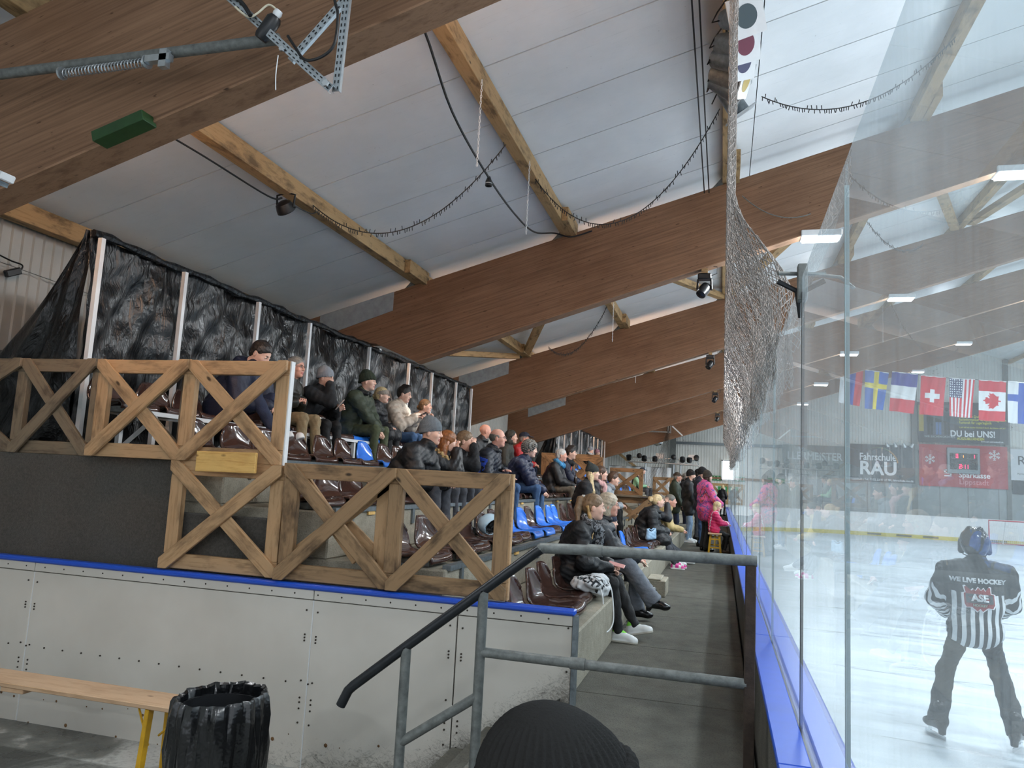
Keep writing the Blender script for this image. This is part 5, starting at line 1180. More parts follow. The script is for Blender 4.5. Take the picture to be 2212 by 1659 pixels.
def hat_geo(style):
    if ('ht', style) in CACHE: return CACHE['ht', style]
    s = SD()
    if style == 'beanie': s.ell((-.016, 0, .045), (.112, .093, .098), None, .01).ell((-.03, 0, .07), (.085, .08, .09), None, .02); s.ell((-.03, 0, .0), (.094, .088, .06), None, .02); s.cut((.0, 0, -.004), (.27, 0, -1)); s.ell((-.016, 0, .02), (.097, .078, .085), None, .004, -1)
    elif style == 'cuffed':
        s.ell((-.016, 0, .045), (.110, .091, .098), None, .01).ell((-.03, 0, .075), (.085, .08, .09), None, .02); s.ell((-.03, 0, .0), (.094, .088, .06), None, .02); s.cut((.0, 0, .0), (.27, 0, -1))
        for i in range(16):
            a = 2*PI*i/16; b = 2*PI*(i+1)/16; pt = lambda a, z: (-.014+.104*math.cos(a), .086*math.sin(a), z+.27*.104*math.cos(a)-.012)
            s.cap(pt(a, .030), pt(b, .030), .016, .016, .008)
        s.ell((-.016, 0, .02), (.099, .08, .085), None, .004, -1)
    elif style == 'point': s.ell((-.016, 0, .045), (.113, .094, .10), None, .01).cap((-.05, 0, .12), (-.085, 0, .185), .05, .015, .04); s.cut((.0, 0, .0), (.27, 0, -1)); s.ell((-.016, 0, .02), (.099, .08, .085), None, .004, -1)
    elif style == 'cap': s.ell((-.014, 0, .045), (.108, .09, .088), None, .01); s.cut((0, 0, .035), (.05, 0, -1)); s.cap((.09, .045, .045), (.09, -.045, .045), .012, .012, .01); s.ell((.125, 0, .038), (.062, .068, .011), Rdir((1, 0, -.18)), .012)
    elif style == 'hood': s.ell((-.03, 0, .03), (.118, .105, .118), None, .01).ell((-.05, 0, -.08), (.10, .105, .08), None, .04); s.ell((.125, 0, -.02), (.10, .085, .115), None, .01, -1); s.ell((-.0, 0, .0), (.092, .085, .10), None, .004, -1)
    elif style == 'hooddown': s.ell((-.095, 0, -.145), (.07, .115, .055), Rdir((1, 0, .5)), .02).cap((-.06, .085, -.15), (.02, .07, -.165), .04, .03, .03).cap((-.06, -.085, -.15), (.02, -.07, -.165), .04, .03, .03)
    elif style == 'band': s.ell((-.014, 0, .035), (.108, .09, .094), None, .01); s.cut((0, 0, -.002), (.25, 0, -1)); s.cut((0, 0, .062), (-.35, 0, 1)); s.ell((-.016, 0, .02), (.097, .078, .085), None, .004, -1)
    elif style == 'helmet': s.ell((-.008, 0, .05), (.135, .112, .105), None, .01).ell((-.06, 0, .0), (.085, .105, .10), None, .03).cap((.03, .095, .03), (.0, .1, -.05), .03, .028, .02).cap((.03, -.095, .03), (.0, -.1, -.05), .03, .028, .02).cap((-.07, .04, .14), (.07, .04, .14), .022, .022, .02).cap((-.07, -.04, .14), (.07, -.04, .14), .022, .022, .02); s.ell((.12, 0, -.04), (.10, .085, .10), None, .01, -1); s.cut((0, 0, -.075), (.2, 0, -1))
    CACHE['ht', style] = s.mesh(.0075 if style not in ('hooddown', 'hood') else .009, .0012 if style != 'helmet' else 0, 80, 4); return CACHE['ht', style]
def eyes_geo():
    if 'eyes' in CACHE: return CACHE['eyes']
    w = SD()
    for y in (1, -1): w.ell((.0835, y*.031, .004), (.010, .012, .0085), None, .002)
    p = SD()
    for y in (1, -1): p.ell((.0895, y*.031, .004), (.0055, .0065, .0065), None, .002); p.cap((.093, y*.018, .022), (.084, y*.045, .022), .0038, .003, .003)
    CACHE['eyes'] = (w.mesh(.004), p.mesh(.0032)); return CACHE['eyes']
def ik(a, b, l1, l2, pole):
    a = np.asarray(a, float); b = np.asarray(b, float); d = b-a; L = np.linalg.norm(d); L_ = min(L, (l1+l2)*.999); u = d/L; b = a+u*L_
    x = (l1*l1-l2*l2+L_*L_)/(2*L_); h = math.sqrt(max(0, l1*l1-x*x)); p = np.asarray(pole, float); p = p-u*(p@u); p /= np.linalg.norm(p)+1e-9
    return a+u*x+p*h, b
def rot(yaw, pitch=0.0, roll=0.0): return np.array((Matrix.Rotation(yaw, 3, 'Z') @ Matrix.Rotation(-pitch, 3, 'Y') @ Matrix.Rotation(roll, 3, 'X')))
JK = {}
def person(label, base, floor, hip, head, yaw=0.0, hyaw=0.0, hpitch=0.0, hroll=0.0, sx='man', s=1.0, hs=1.0, sit=True, feet=None, hands=None, hk=('relaxed', 'relaxed'), hrot=None,
           jacket=None, jt=.022, quilt=None, jn=.0042, jmi=None, hem=0.0, trousers=None, flare=0.0, shoes=('shoe', None), skin=None, hair=None, hat=None, glasses=False, group=None, h=.0145, collar=.05, scarf=None, elbow=(-.35, 1, -.8), wide=1.0, seed=1, hood=None, knees=(1, 0, .35), beard=None, extra_sd=None, bulk=0.0):
    """base: world x,y of the hip; floor: world z under the feet; hip: hip height above the floor; head: head centre relative to (base, floor)."""
    P = thing('person', label, 'person', (base[0], base[1], floor), yaw, group)
    skin = skin or M_skin; Hc = np.array(head, float); hip_ = np.array((0, 0, hip), float); HR = rot(hyaw, hpitch, hroll); man = sx == 'man'
    N = Hc+HR @ np.array((-.045*s, 0, 0))+np.array((-.02, 0, -.185))*s*hs
    sp = N-hip_; sl = np.linalg.norm(sp); sd_ = sp/sl; lat = np.array((0, 1, 0)); fw = np.cross(lat, sd_)
    RT = np.stack([fw, lat, sd_], 1); w = (.185 if man else .160)*s*wide
    arch = -.035*s if sit else 0.0
    def along(t, back=0.0): return hip_+sp*t+fw*(arch*4*t*(1-t)*1.0-back)
    Sh = [N+lat*w-sd_*.045*s-fw*.012, N-lat*w-sd_*.045*s-fw*.012]
    if hands is None: hands = [(.34, .07, hip+.10), (.34, -.07, hip+.10)]
    if feet is None: feet = [(.44, .10, 0), (.44, -.10, 0)] if sit else [(.02, .10, 0), (.02, -.10, 0)]
    U, FA = .285*s, .255*s; arm = []
    for i, sg in ((0, 1), (1, -1)):
        wr = np.array(hands[i], float); pole = np.array((elbow[0], sg*elbow[1]*.5, elbow[2]))
        el, wr = ik(Sh[i], wr, U, FA, pole); arm.append((Sh[i], el, wr))
    TH, SHN = .43*s, .42*s; hw = .088*s; leg = []
    for i, sg in ((0, 1), (1, -1)):
        ft = np.array(feet[i][:3], float); an = ft+np.array((-.02, 0, .085)); hp = hip_+np.array((0, sg*hw, 0)); kn, an = ik(hp, an, TH, SHN, np.array(knees)+np.array((0, sg*.12, 0))); leg.append((hp, kn, an))
    # --- body: trunk and limbs under the clothes, joined with head and hands into one mesh
    b = SD(); b.ell(along(.05), np.array((.10, .135, .11))*s, RT, .06).ell(along(.42), np.array((.088, .125, .15))*s, RT, .06).ell(along(.76), np.array((.095, .145, .14))*s, RT, .06).cap(N-sd_*.03, N+sd_*.06, .05*s, .048*s, .04)
    for S_, E_, W_ in arm: b.cap(S_, E_, .044*s, .036*s, .03).cap(E_, W_, .034*s, .026*s, .02)
    for hp, kn, an in leg: b.cap(hp, kn, .07*s, .05*s, .04).cap(kn, an, .046*s, .032*s, .03)
    V, F = b.mesh(.022); Vs = [V]; Fs = [F]; mi = [np.zeros(len(F), np.int32)]; o = len(V)
    hv, hf, lip = head_geo(sx); hv2 = (hv*s*hs) @ HR.T+Hc; Vs.append(hv2); Fs.append(hf+o); mi.append(lip); o += len(hv)
    for i, sg in ((0, 1), (1, -1)):
        gv, gf = hand_geo(hk[i]); gv = gv*np.array((1, -sg, 1))*(.92 if man else .84)*s; S_, E_, W_ = arm[i]
        if sg > 0: gf = gf[:, ::-1]
        d = (W_-E_)/np.linalg.norm(W_-E_)
        if hrot and hrot[i] is not None: R = Rdir(hrot[i][0], hrot[i][1])
        else: R = Rdir(d+np.array((.1, -sg*.25, -.1)), (0, sg*.25, 1))
        Vs.append(gv @ R.T+W_); Fs.append(gf+o); mi.append(np.zeros(len(gf), np.int32)); o += len(gv)
    qmesh('body', np.concatenate(Vs), np.concatenate(Fs), [skin, M_lip], P, np.concatenate(mi))
    (ev, ef), (pv, pf) = eyes_geo(); T_ = lambda v: (v*s*hs) @ HR.T+Hc
    qmesh('eye_whites', T_(ev), ef, M_eyew, P); qmesh('pupils', T_(pv), pf, M_eye, P)
    # --- jacket
    j = SD(); t = jt; bl = bulk
    j.ell(along(.02), np.array((.125+t+bl, .16+t, .12+t))*s, RT, .06).ell(along(.40), np.array((.125+t+bl, .158+t+bl*.5, .17))*s, RT, .06).ell(along(.74), np.array((.125+t, .166+t, .16))*s, RT, .06)
    if quilt:
        for q in np.arange(.0, 1.0, quilt/sl): j.ell(along(q), np.array((.128+t+bl, .166+t, quilt*.62))*s, RT, .012)
    j.cap(Sh[0]*.8+Sh[1]*.2, Sh[1]*.8+Sh[0]*.2, .068*s+t, .068*s+t, .05)
    for S_, E_, W_ in arm: j.cap(S_, E_, .056*s+t, .045*s+t, .04, (quilt, .012, 0) if quilt else None).cap(E_, W_-(W_-E_)*.06, .045*s+t, .033*s+t*.8, .03, (quilt, .011, .02) if quilt else None)
    if collar: j.cap(N-sd_*.02, N+sd_*collar-fw*.01, .068*s+t*.5, .066*s+t*.4, .03)
    if hem:
        for hp, kn, an in leg: j.cap(hp, hp+(kn-hp)*min(1, hem), .088*s+t, .080*s+t, .05, (quilt, .012, 0) if quilt else None)
        if hem > 1: [j.cap(kn, kn+(an-kn)*(hem-1), .080*s+t, .085*s+t, .04, (quilt, .01, 0) if quilt else None) for hp, kn, an in leg]
        if hem > .5 and not sit: j.cap(hip_, hip_-np.array((0, 0, .42*hem*s)), .15*s+t, .16*s+t, .05)
    elif sit: [j.cap(hp, hp+(kn-hp)*.12, .085*s+t, .08*s+t, .04) for hp, kn, an in leg]
    else: j.ell(hip_-np.array((0, 0, .05)), np.array((.128+t, .165+t, .12))*s, None, .05)
    if extra_sd: extra_sd(j, along, N, fw, lat, sd_)
    V, F = j.mesh(h, jn, 36, seed); mats = jacket if isinstance(jacket, list) else [jacket]; c = V[F].mean(1)
    jo = qmesh('jacket', V, F, mats, P, jmi(c, along, N, fw, lat, sd_, arm) if jmi else None)
    # --- trousers, shoes
    r = SD(); r.ell(along(.0), np.array((.115, .15, .11))*s, RT, .05)
    for hp, kn, an in leg: r.cap(hp, kn, .086*s, .063*s, .05).cap(kn, an, .060*s+flare*.3, .045*s+flare, .03)
    if flare > .02:
        for hp, kn, an in leg: d_ = (an-kn)/np.linalg.norm(an-kn); q_ = an+d_*.012; r.ell(q_+d_*.10, np.array((.10, .14, .14)), Rdir(d_, (0, 1, 0)), .004, -1)
    V, F = r.mesh(h, .0035, 30, seed+7); qmesh('trousers', V, F, trousers, P)
    for i, (hp, kn, an) in enumerate(leg):
        gv, gf = shoe_geo(shoes[0]); ft = an-np.array((-.02, 0, .085)); k = (1.0 if man else .92)*s
        fy = feet[i][3] if len(feet[i]) > 3 else (.12 if i == 0 else -.12); fp = feet[i][4] if len(feet[i]) > 4 else 0.0
        smi = None; sm = shoes[1]
        if isinstance(sm, list):
            cc = gv[gf].mean(1); smi = shoes[2](cc)
        qmesh('shoe', (gv*k) @ rot(fy, fp).T+ft, gf, sm, P, smi)
    if hair: V, F = hair_geo(hair[0]); qmesh('hair', T_(V), F, hair[1], P)
    for q in ([hat] if isinstance(hat, tuple) else (hat or [])): V, F = hat_geo(q[0]); qmesh({'cap': 'cap', 'hood': 'hood', 'hooddown': 'hood', 'band': 'headband', 'helmet': 'helmet'}.get(q[0], 'knit_hat'), T_(V*(q[2] if len(q) > 2 else 1.0)), F, q[1], P)
    if beard: g = SD(); g.ell((.045, 0, -.075), (.05, .056, .045), None, .02); g.ell((.07, 0, -.03), (.05, .05, .032), None, .01, -1); V, F = g.mesh(.007, .002, 90, 2); qmesh('beard', T_(V), F, beard, P)
    if glasses:
        mb = MB()
        for y in (1, -1):
            mb.tube([T_(np.array((.103-.004*abs(math.cos(2*PI*k/14)), y*.032+.021*math.cos(2*PI*k/14), .004+.017*math.sin(2*PI*k/14)))) for k in range(15)], .0016, 4); mb.tube([T_(np.array(p)) for p in ((.098, y*.053, .008), (.04, y*.080, .008), (-.01, y*.082, .0))], .0016, 4)
        mb.tube([T_(np.array(p)) for p in ((.105, .011, .008), (.105, -.011, .008))], .0016, 4); mb.build('glasses', plain('spectacle_frame', '#4b4a4c', .3, .5, var=0), P)
    if scarf:
        g = SD(); pts = [N+sd_*.045+fw*(.03+.075*math.cos(a))+lat*.085*math.sin(a)-sd_*.03*math.cos(a) for a in np.linspace(0, 2*PI, 13)]
        g.chain(pts, [.042*s]*13, .02)
        if len(scarf) > 1: g.chain([N+fw*.13+lat*.02, N+fw*.165-sd_*.16, N+fw*.17-sd_*.30-lat*.02, N+fw*.15-sd_*.44-lat*.03], [.05, .048, .045, .045], .02)
        V, F = g.mesh(.010, .006, 40, 5); qmesh('scarf', V, F, scarf[0], P)
    return P, dict(N=N, fw=fw, lat=lat, up=sd_, arm=arm, leg=leg, jacket=jo, T=T_, HR=HR, Hc=Hc)
# ------------------------------------------------------------------ the spectators
J_black = puffer('black_jacket', '#17181b', .5); J_black2 = puffer('black_wool', '#1b1c1f', .8); J_navy = puffer('navy_jacket', '#151c33', .55); J_navyp = puffer('navy_puffer', '#161d38', .42)
J_char = puffer('charcoal_jacket', '#2c2e33', .55); J_olive = puffer('olive_jacket', '#2f3a2c', .65); J_olive2 = puffer('olive_coat', '#3a4233', .65); J_cream = puffer('cream_puffer', '#c3b3a2', .5); J_pinkb = puffer('dusty_pink_jacket', '#b09a8e', .6)
J_blue = puffer('blue_jacket_panel', '#1d46b4', .5); J_dnavy = puffer('dark_navy_panel', '#141a26', .5); J_grey = puffer('light_grey_jacket', '#8f979e', .7); J_red = puffer('red_jacket', '#b02024', .5); J_dkgreen = puffer('dark_hooded_jacket', '#33342f', .7)
J_beige = puffer('beige_jacket', '#b8a06c', .6); J_mint = puffer('mint_jumper', '#86b894', .7); J_pink = puffer('girls_pink_jacket', '#bb1f55', .55); J_grey2 = puffer('grey_jacket', '#7d827c', .6); J_white = puffer('white_cloth_panel', '#c9cdd0', .6)
J_floral = patterned('floral_jacket', [(0.0, '#c0498c'), (0.36, '#5a4a86'), (0.43, '#d2477f'), (0.50, '#c6508f'), (0.555, '#d85a52'), (0.60, '#3d3560'), (0.66, '#b57fc0')], 6.5, .6, 1.4)
T_black = puffer('black_trousers', '#141416', .75); T_grey = puffer('grey_denim', '#6b7079', .85); T_khaki = puffer('khaki_trousers', '#8c7a5c', .8); T_olive = puffer('olive_trousers', '#4a5038', .8); T_jeans = puffer('blue_jeans', '#3a5578', .85); T_djeans = puffer('dark_jeans', '#222c44', .85)
T_dgrey = puffer('dark_grey_trousers', '#3c3e44', .85); T_taupe = puffer('taupe_trousers', '#5f5b52', .85); T_ljeans = puffer('light_jeans', '#7c93ac', .85)
S_white = plain('white_trainer', '#d6d7d6', .45, var=.06); S_sole = plain('shoe_sole', '#b9b4a8', .6, var=.1); S_black = plain('black_shoe', '#121214', .25, var=.1); S_brown = plain('brown_shoe', '#4a3527', .5); S_pink = plain('pink_panel', '#c92a86', .4, var=.05); S_green = plain('green_sock', '#86e04a', .8)
H = lambda n, c, **k: plain(n, c, .42, var=.45, scale=26, bump=.6, bscale=26, stretch=(1.5, 5, 1), **k)
H_blonde = H('hair_blonde', '#b5935e'); H_dblonde = H('hair_dark_blonde', '#7a6247'); H_lblonde = H('hair_light_blonde', '#cdb588'); H_brown = H('hair_brown', '#4a3628'); H_dark = H('hair_dark', '#211a16'); H_red = H('hair_red', '#8a5428'); H_grey = H('hair_grey', '#8d8a84'); H_white = H('hair_white', '#c9c8c4'); H_gblonde = H('hair_grey_blonde', '#bfb19a'); H_dgrey = H('hair_dark_grey', '#6a675f')
K_grey = plain('grey_knit', '#6d767d', .9, var=.12, scale=80, bump=.5, bscale=150); K_dgreen = plain('dark_green_knit', '#2c3527', .9, var=.12, bump=.5, bscale=150); K_black = plain('black_knit', '#17181a', .9, var=.12, bump=.5, bscale=150); K_navy = plain('navy_knit', '#2a3347', .9, var=.12, bump=.5, bscale=150); K_beige = plain('beige_band', '#8f8479', .9, var=.12); K_dbrown = plain('dark_brown_knit', '#3a332b', .9, var=.15); K_rose = plain('rose_knit', '#9a737c', .9, var=.1); K_lgrey = plain('light_grey_knit', '#8a8f96', .9, var=.1); K_ngreen = plain('green_black_felt', '#262c2b', .85, var=.1)
C_navy = plain('navy_cap', '#1b2233', .7, var=.1); C_brown = plain('brown_cap', '#3d342a', .8, var=.2)
SCARF = patterned('patterned_scarf', [(0.0, '#1d1e20'), (0.47, '#7d8084'), (0.56, '#2a2b2e'), (0.64, '#95979a')], 14, .85)
FUR = plain('fur_trim', '#a5895c', .95, var=.4, scale=70, bump=1, bscale=90)
def rx(n): return -1.33-.9*(n-1)
def fz(n): return 0.0 if n == 1 else .38+.337*(n-2)
def hz(n): return .54 if n == 1 else .50
def sit(label, n, y, rel, hrel=None, **k):
    k.setdefault('group', 'spectators'); hp = hz(n)
    return person(label, (rx(n), y), fz(n), hp, (rel[0], k.pop('hy', 0.0), hp+rel[1]), **k)
sock = lambda c: np.where(c[:, 2] > .096, 1, np.where(c[:, 2] < .024, 2, 0))
def off_arm(c, arm, r=.098):
    m = np.ones(len(c), bool)
    for S_, E_, W_ in arm:
        for p, q in ((S_, E_), (E_, W_)): t = np.clip(((c-p) @ (q-p))/((q-p) @ (q-p)), 0, 1); m &= np.linalg.norm(c-(p+(q-p)*t[:, None]), axis=1) > r
    return m
def bald_mi(c, al, N, fw, lat, up, arm):
    d = (c-N) @ up; x = (c-N) @ fw; body = off_arm(c, arm, .084)
    return np.where(body & (d < -.09) & ((x < .06) | (d < -.30)), 1, np.where(body & (d < -.42), 2, 0))
# front row
P1, I1 = sit('woman with a blonde ponytail, patterned scarf and white trainers, nearest in the front row', 1, 7.03, (.20, .60), sx='woman', s=.97, hyaw=.22, hpitch=-.05, jacket=J_black, jt=.03, trousers=T_black, shoes=('sneaker', [S_white, S_green, S_sole], sock),
    hair=('ponytail', H_dblonde), scarf=(SCARF, 1), hands=[(.36, .05, .64), (.37, -.07, .61)], hk=('relaxed', 'hold'), feet=[(.62, .03, .045, -.15, .25), (.50, -.14, 0, -.15)], h=.012, jn=.007, seed=11)
sc_ = MB()
for k in range(7): a = k*.9; sc_.ball(I1['T'](np.array((-.10+.012*math.cos(a), .012*math.sin(a)*1.5, .088+.006*math.sin(a*2)))), .013, 7, 5)
sc_.build('scrunchie', plain('white_scrunchie', '#cfccc6', .8), P1, smooth=True)
g = SD()
for k, (y, dz) in enumerate(((-.075, 0), (-.085, -.02), (-.06, .01))): g.chain([I1['T'](np.array(p)) for p in ((-.06, y*.9, .0), (-.035, y*1.2, -.09), (-.0-.01*k, y*1.35, -.18), (.02-.015*k, y*1.3, -.27+dz))], [.013, .012, .009, .003], .012)
V, F = g.mesh(.0075, .003, 80, 2); qmesh('hair_strands', V, F, H_blonde, P1)
sit('woman with grey blonde hair and glasses, wide grey jeans and black heeled boots', 1, 8.0, (.20, .60), sx='woman', s=1.0, hyaw=.10, jacket=J_char, jt=.034, quilt=.085, trousers=T_grey, flare=.045, shoes=('boot', S_black), hair=('bob', H_gblonde), glasses=True,
    hands=[(.50, .05, .64), (.52, -.05, .62)], hk=('hold', 'hold'), feet=[(.52, .08, .03), (.70, -.07, .15, -.1)], h=.0125, seed=12, skin=M_skin2, hat=[('hooddown', J_black, .9)])
sit('child in a navy knit hat, beside the woman with glasses', 1, 8.85, (.10, .385), sx='woman', s=.70, hs=1.18, hyaw=-.05, jacket=J_navy, jt=.035, trousers=T_djeans, shoes=('sneaker', S_brown), hair=('strands', H_lblonde), hat=('beanie', K_navy), hands=[(.25, .05, .6), (.25, -.05, .6)], feet=[(.36, .07, .16), (.36, -.07, .16)], h=.013, seed=13)
sit('woman with a blonde bun in a long black quilted coat and pink trainers', 1, 13.55, (.26, .57), sx='woman', s=.97, hyaw=.35, jacket=J_black, jt=.05, quilt=.10, hem=.95, trousers=T_dgrey, shoes=('sneaker', [S_white, S_pink], lambda c: ((c[:, 2] > .03) & (np.sin(c[:, 0]*55) > -.2)).astype(int)), hair=('bun', H_lblonde), hat=[('hooddown', J_black, 1.1)], hands=[(.42, .05, .60), (.42, -.05, .60)], hk=('hold', 'hold'), feet=[(.62, .09, 0), (.60, -.14, 0)], seed=14)
sit('brown haired woman holding her hand to her face, behind the blonde bun', 1, 14.02, (.24, .58), sx='woman', s=.97, hyaw=.25, jacket=J_char, jt=.03, trousers=T_dgrey, shoes=('shoe', S_white), hair=('bob', H_brown), hands=[(.38, .06, .60), (.40, -.06, 1.06)], hk=('relaxed', 'relaxed'), hrot=[None, ((-.2, .1, 1), (0, 1, 0))], elbow=(.3, .6, -1), feet=[(.6, .08, 0), (.55, -.08, 0)], seed=15, h=.018)
sit('grey haired woman in a beige jacket, sitting by the standing men', 1, 14.55, (.42, .57), sx='woman', s=.98, hyaw=.08, jacket=[J_beige, J_white], jmi=lambda c, al, N, fw, lat, up, arm: ((((c-N) @ fw) > .135) & (np.abs((c-N) @ lat) < .05)).astype(int), jt=.028, trousers=T_dgrey, shoes=('sneaker', S_white), hair=('short', H_dgrey), hands=[(.62, .04, .60), (.64, -.04, .60)], hk=('hold', 'hold'), feet=[(.78, .09, 0), (.76, -.09, 0)], seed=16, skin=M_skin2, h=.018)
# second row
sit('woman in a dark pointed felt hat with blonde hair and a black coat', 2, 12.48, (.19, .65), sx='woman', s=1.0, hyaw=.3, jacket=J_black2, jt=.035, trousers=T_black, shoes=('boot', S_black), hair=('long', H_lblonde), hat=('point', K_ngreen), hands=[(.38, .06, .60), (.38, -.06, .6)], seed=21, hem=.4)
sit('dark haired woman with a pink scarf, beside the woman in the pointed hat', 2, 13.25, (.21, .66), sx='woman', s=1.0, hyaw=.15, jacket=J_black, jt=.03, trousers=T_black, shoes=('shoe', S_black), hair=('long', H_brown), scarf=(plain('pale_pink_scarf', '#c99d9a', .8), 1), hands=[(.38, .06, .60), (.38, -.06, .6)], seed=22)
sit('young man with curly brown hair and a light grey jacket, leaning forward', 2, 14.0, (.32, .57), sx='man', s=1.0, hyaw=.05, jacket=J_grey, jt=.03, trousers=T_black, shoes=('shoe', S_black), hair=('quiff', H_brown), hat=[('hooddown', plain('grey_hood_cloth', '#72777d', .8), 1.0)], hands=[(.46, .05, .62), (.48, -.04, .60)], hk=('hold', 'hold'), feet=[(.5, .12, 0), (.5, -.12, 0)], seed=23, hpitch=-.05)
# third row
sit('young man in a grey knit hat and black down jacket, leaning on the brown railing', 3, 7.15, (.32, .56), sx='man', s=1.05, hyaw=.12, hpitch=-.08, jacket=J_black, jt=.038, quilt=.10, trousers=T_dgrey, flare=.01, shoes=('shoe', S_black), hair=None, hat=('beanie', K_grey), hands=[(.50, .05, .56), (.52, -.10, .57)], hrot=[None, ((1, .05, -.05), (0, 0, 1))], feet=[(.50, .10, 0), (.48, -.14, 0)], collar=.075, h=.012, seed=31, wide=1.12)
P, I = sit('young woman with long red hair and fur collar resting her chin on her hand', 3, 7.78, (.27, .50), sx='woman', s=.97, hyaw=.45, hpitch=-.08, jacket=J_black, jt=.03, trousers=T_dgrey, shoes=('shoe', S_black), hair=('long', H_red), hands=[(.42, .03, .60), (.37, .02, .92)], hk=('relaxed', 'fist'), hrot=[None, ((-.1, 0, 1), (-.3, -1, 0))], elbow=(.6, .3, -1), h=.013, seed=32)
g = SD(); pts = [I['N']+I['up']*.03+I['fw']*(.02+.10*math.cos(a))+I['lat']*.115*math.sin(a) for a in np.linspace(.9, 2*PI-.9, 11)]; g.chain(pts, [.042]*11, .02); V, F = g.mesh(.010, .008, 70, 4); qmesh('fur_collar', V, F, FUR, P)
sit('young woman with tied brown hair, hand over her mouth, beside the red haired one', 3, 8.3, (.29, .54), sx='woman', s=.97, hyaw=.12, hpitch=-.1, jacket=J_black2, jt=.024, trousers=T_dgrey, shoes=('shoe', S_black), hair=('tail_low', H_dblonde), hands=[(.42, .04, .6), (.40, -.03, .99)], hk=('relaxed', 'hold'), hrot=[None, ((-.1, .25, .9), (.5, -.8, 0))], elbow=(.6, .4, -1), h=.013, seed=33)
sit('bald man with glasses in a blue and black jacket', 3, 9.91, (.20, .68), sx='man', s=1.04, hyaw=.15, jacket=[J_dnavy, J_blue, J_black], jmi=bald_mi, jt=.035, trousers=T_jeans, shoes=('shoe', S_black), hair=('ring', H_dgrey), glasses=True, skin=M_skin2, hat=[('hooddown', J_black, 1.0)], hands=[(.30, .08, .74), (.38, -.12, .66)], hk=('relaxed', 'flat'), feet=[(.46, .12, 0), (.44, -.12, 0)], h=.013, seed=34, bulk=.02)
sit('man with curly grey hair in a navy quilted jacket and jeans, leaning forward', 3, 11.4, (.28, .61), sx='man', s=1.04, hyaw=.10, hpitch=-.12, jacket=J_navyp, jt=.038, quilt=.08, trousers=T_jeans, shoes=('shoe', S_black), hair=('curly', H_dgrey), hat=[('hooddown', J_navy, 1.0)], hands=[(.50, .03, .50), (.52, -.03, .49)], hk=('hold', 'hold'), feet=[(.48, .12, 0), (.46, -.12, 0)], h=.014, seed=35)
sit('white haired man in a black jacket with a light blue collar', 3, 14.3, (.18, .64), sx='man', s=1.02, hyaw=.12, jacket=J_black, jt=.032, trousers=T_taupe, shoes=('shoe', S_brown), hair=('short', H_white), skin=M_skin2, scarf=(plain('light_blue_collar', '#3f8fc4', .6),), hands=[(.42, .05, .58), (.43, -.05, .58)], hk=('hold', 'hold'), seed=36, bulk=.03)
sit('dark haired man with an orange zip, beside the white haired man', 3, 15.1, (.20, .72), sx='man', s=1.06, hyaw=.10, jacket=[J_navy, plain('orange_zip', '#d8502c', .5)], jmi=lambda c, al, N, fw, lat, up, arm: ((((c-N) @ fw) > .10) & (np.abs((c-N) @ lat+.03) < .022)).astype(int), jt=.028, trousers=T_djeans, shoes=('shoe', S_black), hair=('quiff', H_dark), scarf=(J_black2,), hands=[(.46, .05, .62), (.46, -.05, .62)], hk=('hold', 'hold'), seed=37)
# fourth row
sit('bald man in a black jacket, behind the bald man with glasses', 4, 12.3, (.17, .58), sx='man', s=.98, hyaw=.5, jacket=J_black, jt=.035, trousers=T_black, shoes=('shoe', S_black), skin=M_skin2, hat=[('hooddown', J_black, 1.0)], seed=41, h=.017)
sit('person with a dark hood lined in lilac pulled up', 4, 13.95, (.18, .59), sx='woman', s=1.0, hyaw=.0, jacket=J_dkgreen, jt=.03, trousers=T_jeans, shoes=('shoe', S_brown), hat=[('hood', J_dkgreen), ('hood', plain('lilac_lining', '#a58bc4', .8), .965)], hair=None, seed=42, h=.017)
sit('man in a navy cap and red jacket, beside the hooded person', 4, 14.7, (.24, .62), sx='man', s=1.0, hyaw=.05, jacket=J_red, jt=.03, trousers=T_djeans, shoes=('shoe', S_black), hair=('short', H_grey), hat=('cap', C_navy), glasses=True, skin=M_skin2, hands=[(.44, .06, .62), (.45, -.06, .60)], seed=43, h=.017)
# top row
sit('man in a navy hooded jacket bent forward behind the pine railing', 5, 6.75, (.36, .60), sx='man', s=1.10, hyaw=.05, hpitch=-.55, jacket=J_navy, jt=.045, trousers=T_djeans, shoes=('sneaker', S_white), hair=('short', H_dark), hands=[(.52, .05, .56), (.53, -.05, .56)], hk=('hold', 'hold'), hat=[('hooddown', J_navy, 1.1)], feet=[(.72, .09, .18, 0, .5), (.70, -.08, .18, 0, .5)], h=.014, seed=51, wide=1.1, bulk=.04)
sit('grey haired man with glasses, dark quilted jacket and khaki trousers', 5, 7.66, (.22, .60), sx='man', s=1.02, hyaw=-.05, jacket=puffer('dark_olive_puffer', '#26251f', .45), jt=.034, quilt=.075, trousers=T_khaki, shoes=('shoe', S_brown), hair=('short', H_grey), glasses=True, skin=M_skin2, hands=[(.26, .12, .72), (.28, -.06, .70)], hk=('hold', 'hold'), feet=[(.50, .13, .0), (.46, -.12, 0)], h=.013, seed=52)
P, I = sit('person in a light grey knit hat holding a phone, hand at the mouth', 5, 8.22, (.29, .56), sx='man', s=.97, hyaw=.05, hpitch=-.1, jacket=J_black2, jt=.03, trousers=T_black, shoes=('shoe', S_black), hair=None, hat=('beanie', K_lgrey), glasses=True, hands=[(.46, .02, .68), (.38, -.05, .98)], hk=('hold', 'fist'), hrot=[((1, .1, .4), (0, 1, .2)), ((-.2, .2, 1), (.5, -1, 0))], elbow=(.5, .5, -1), feet=[(.48, .12, 0), (.46, -.12, 0)], h=.013, seed=53)
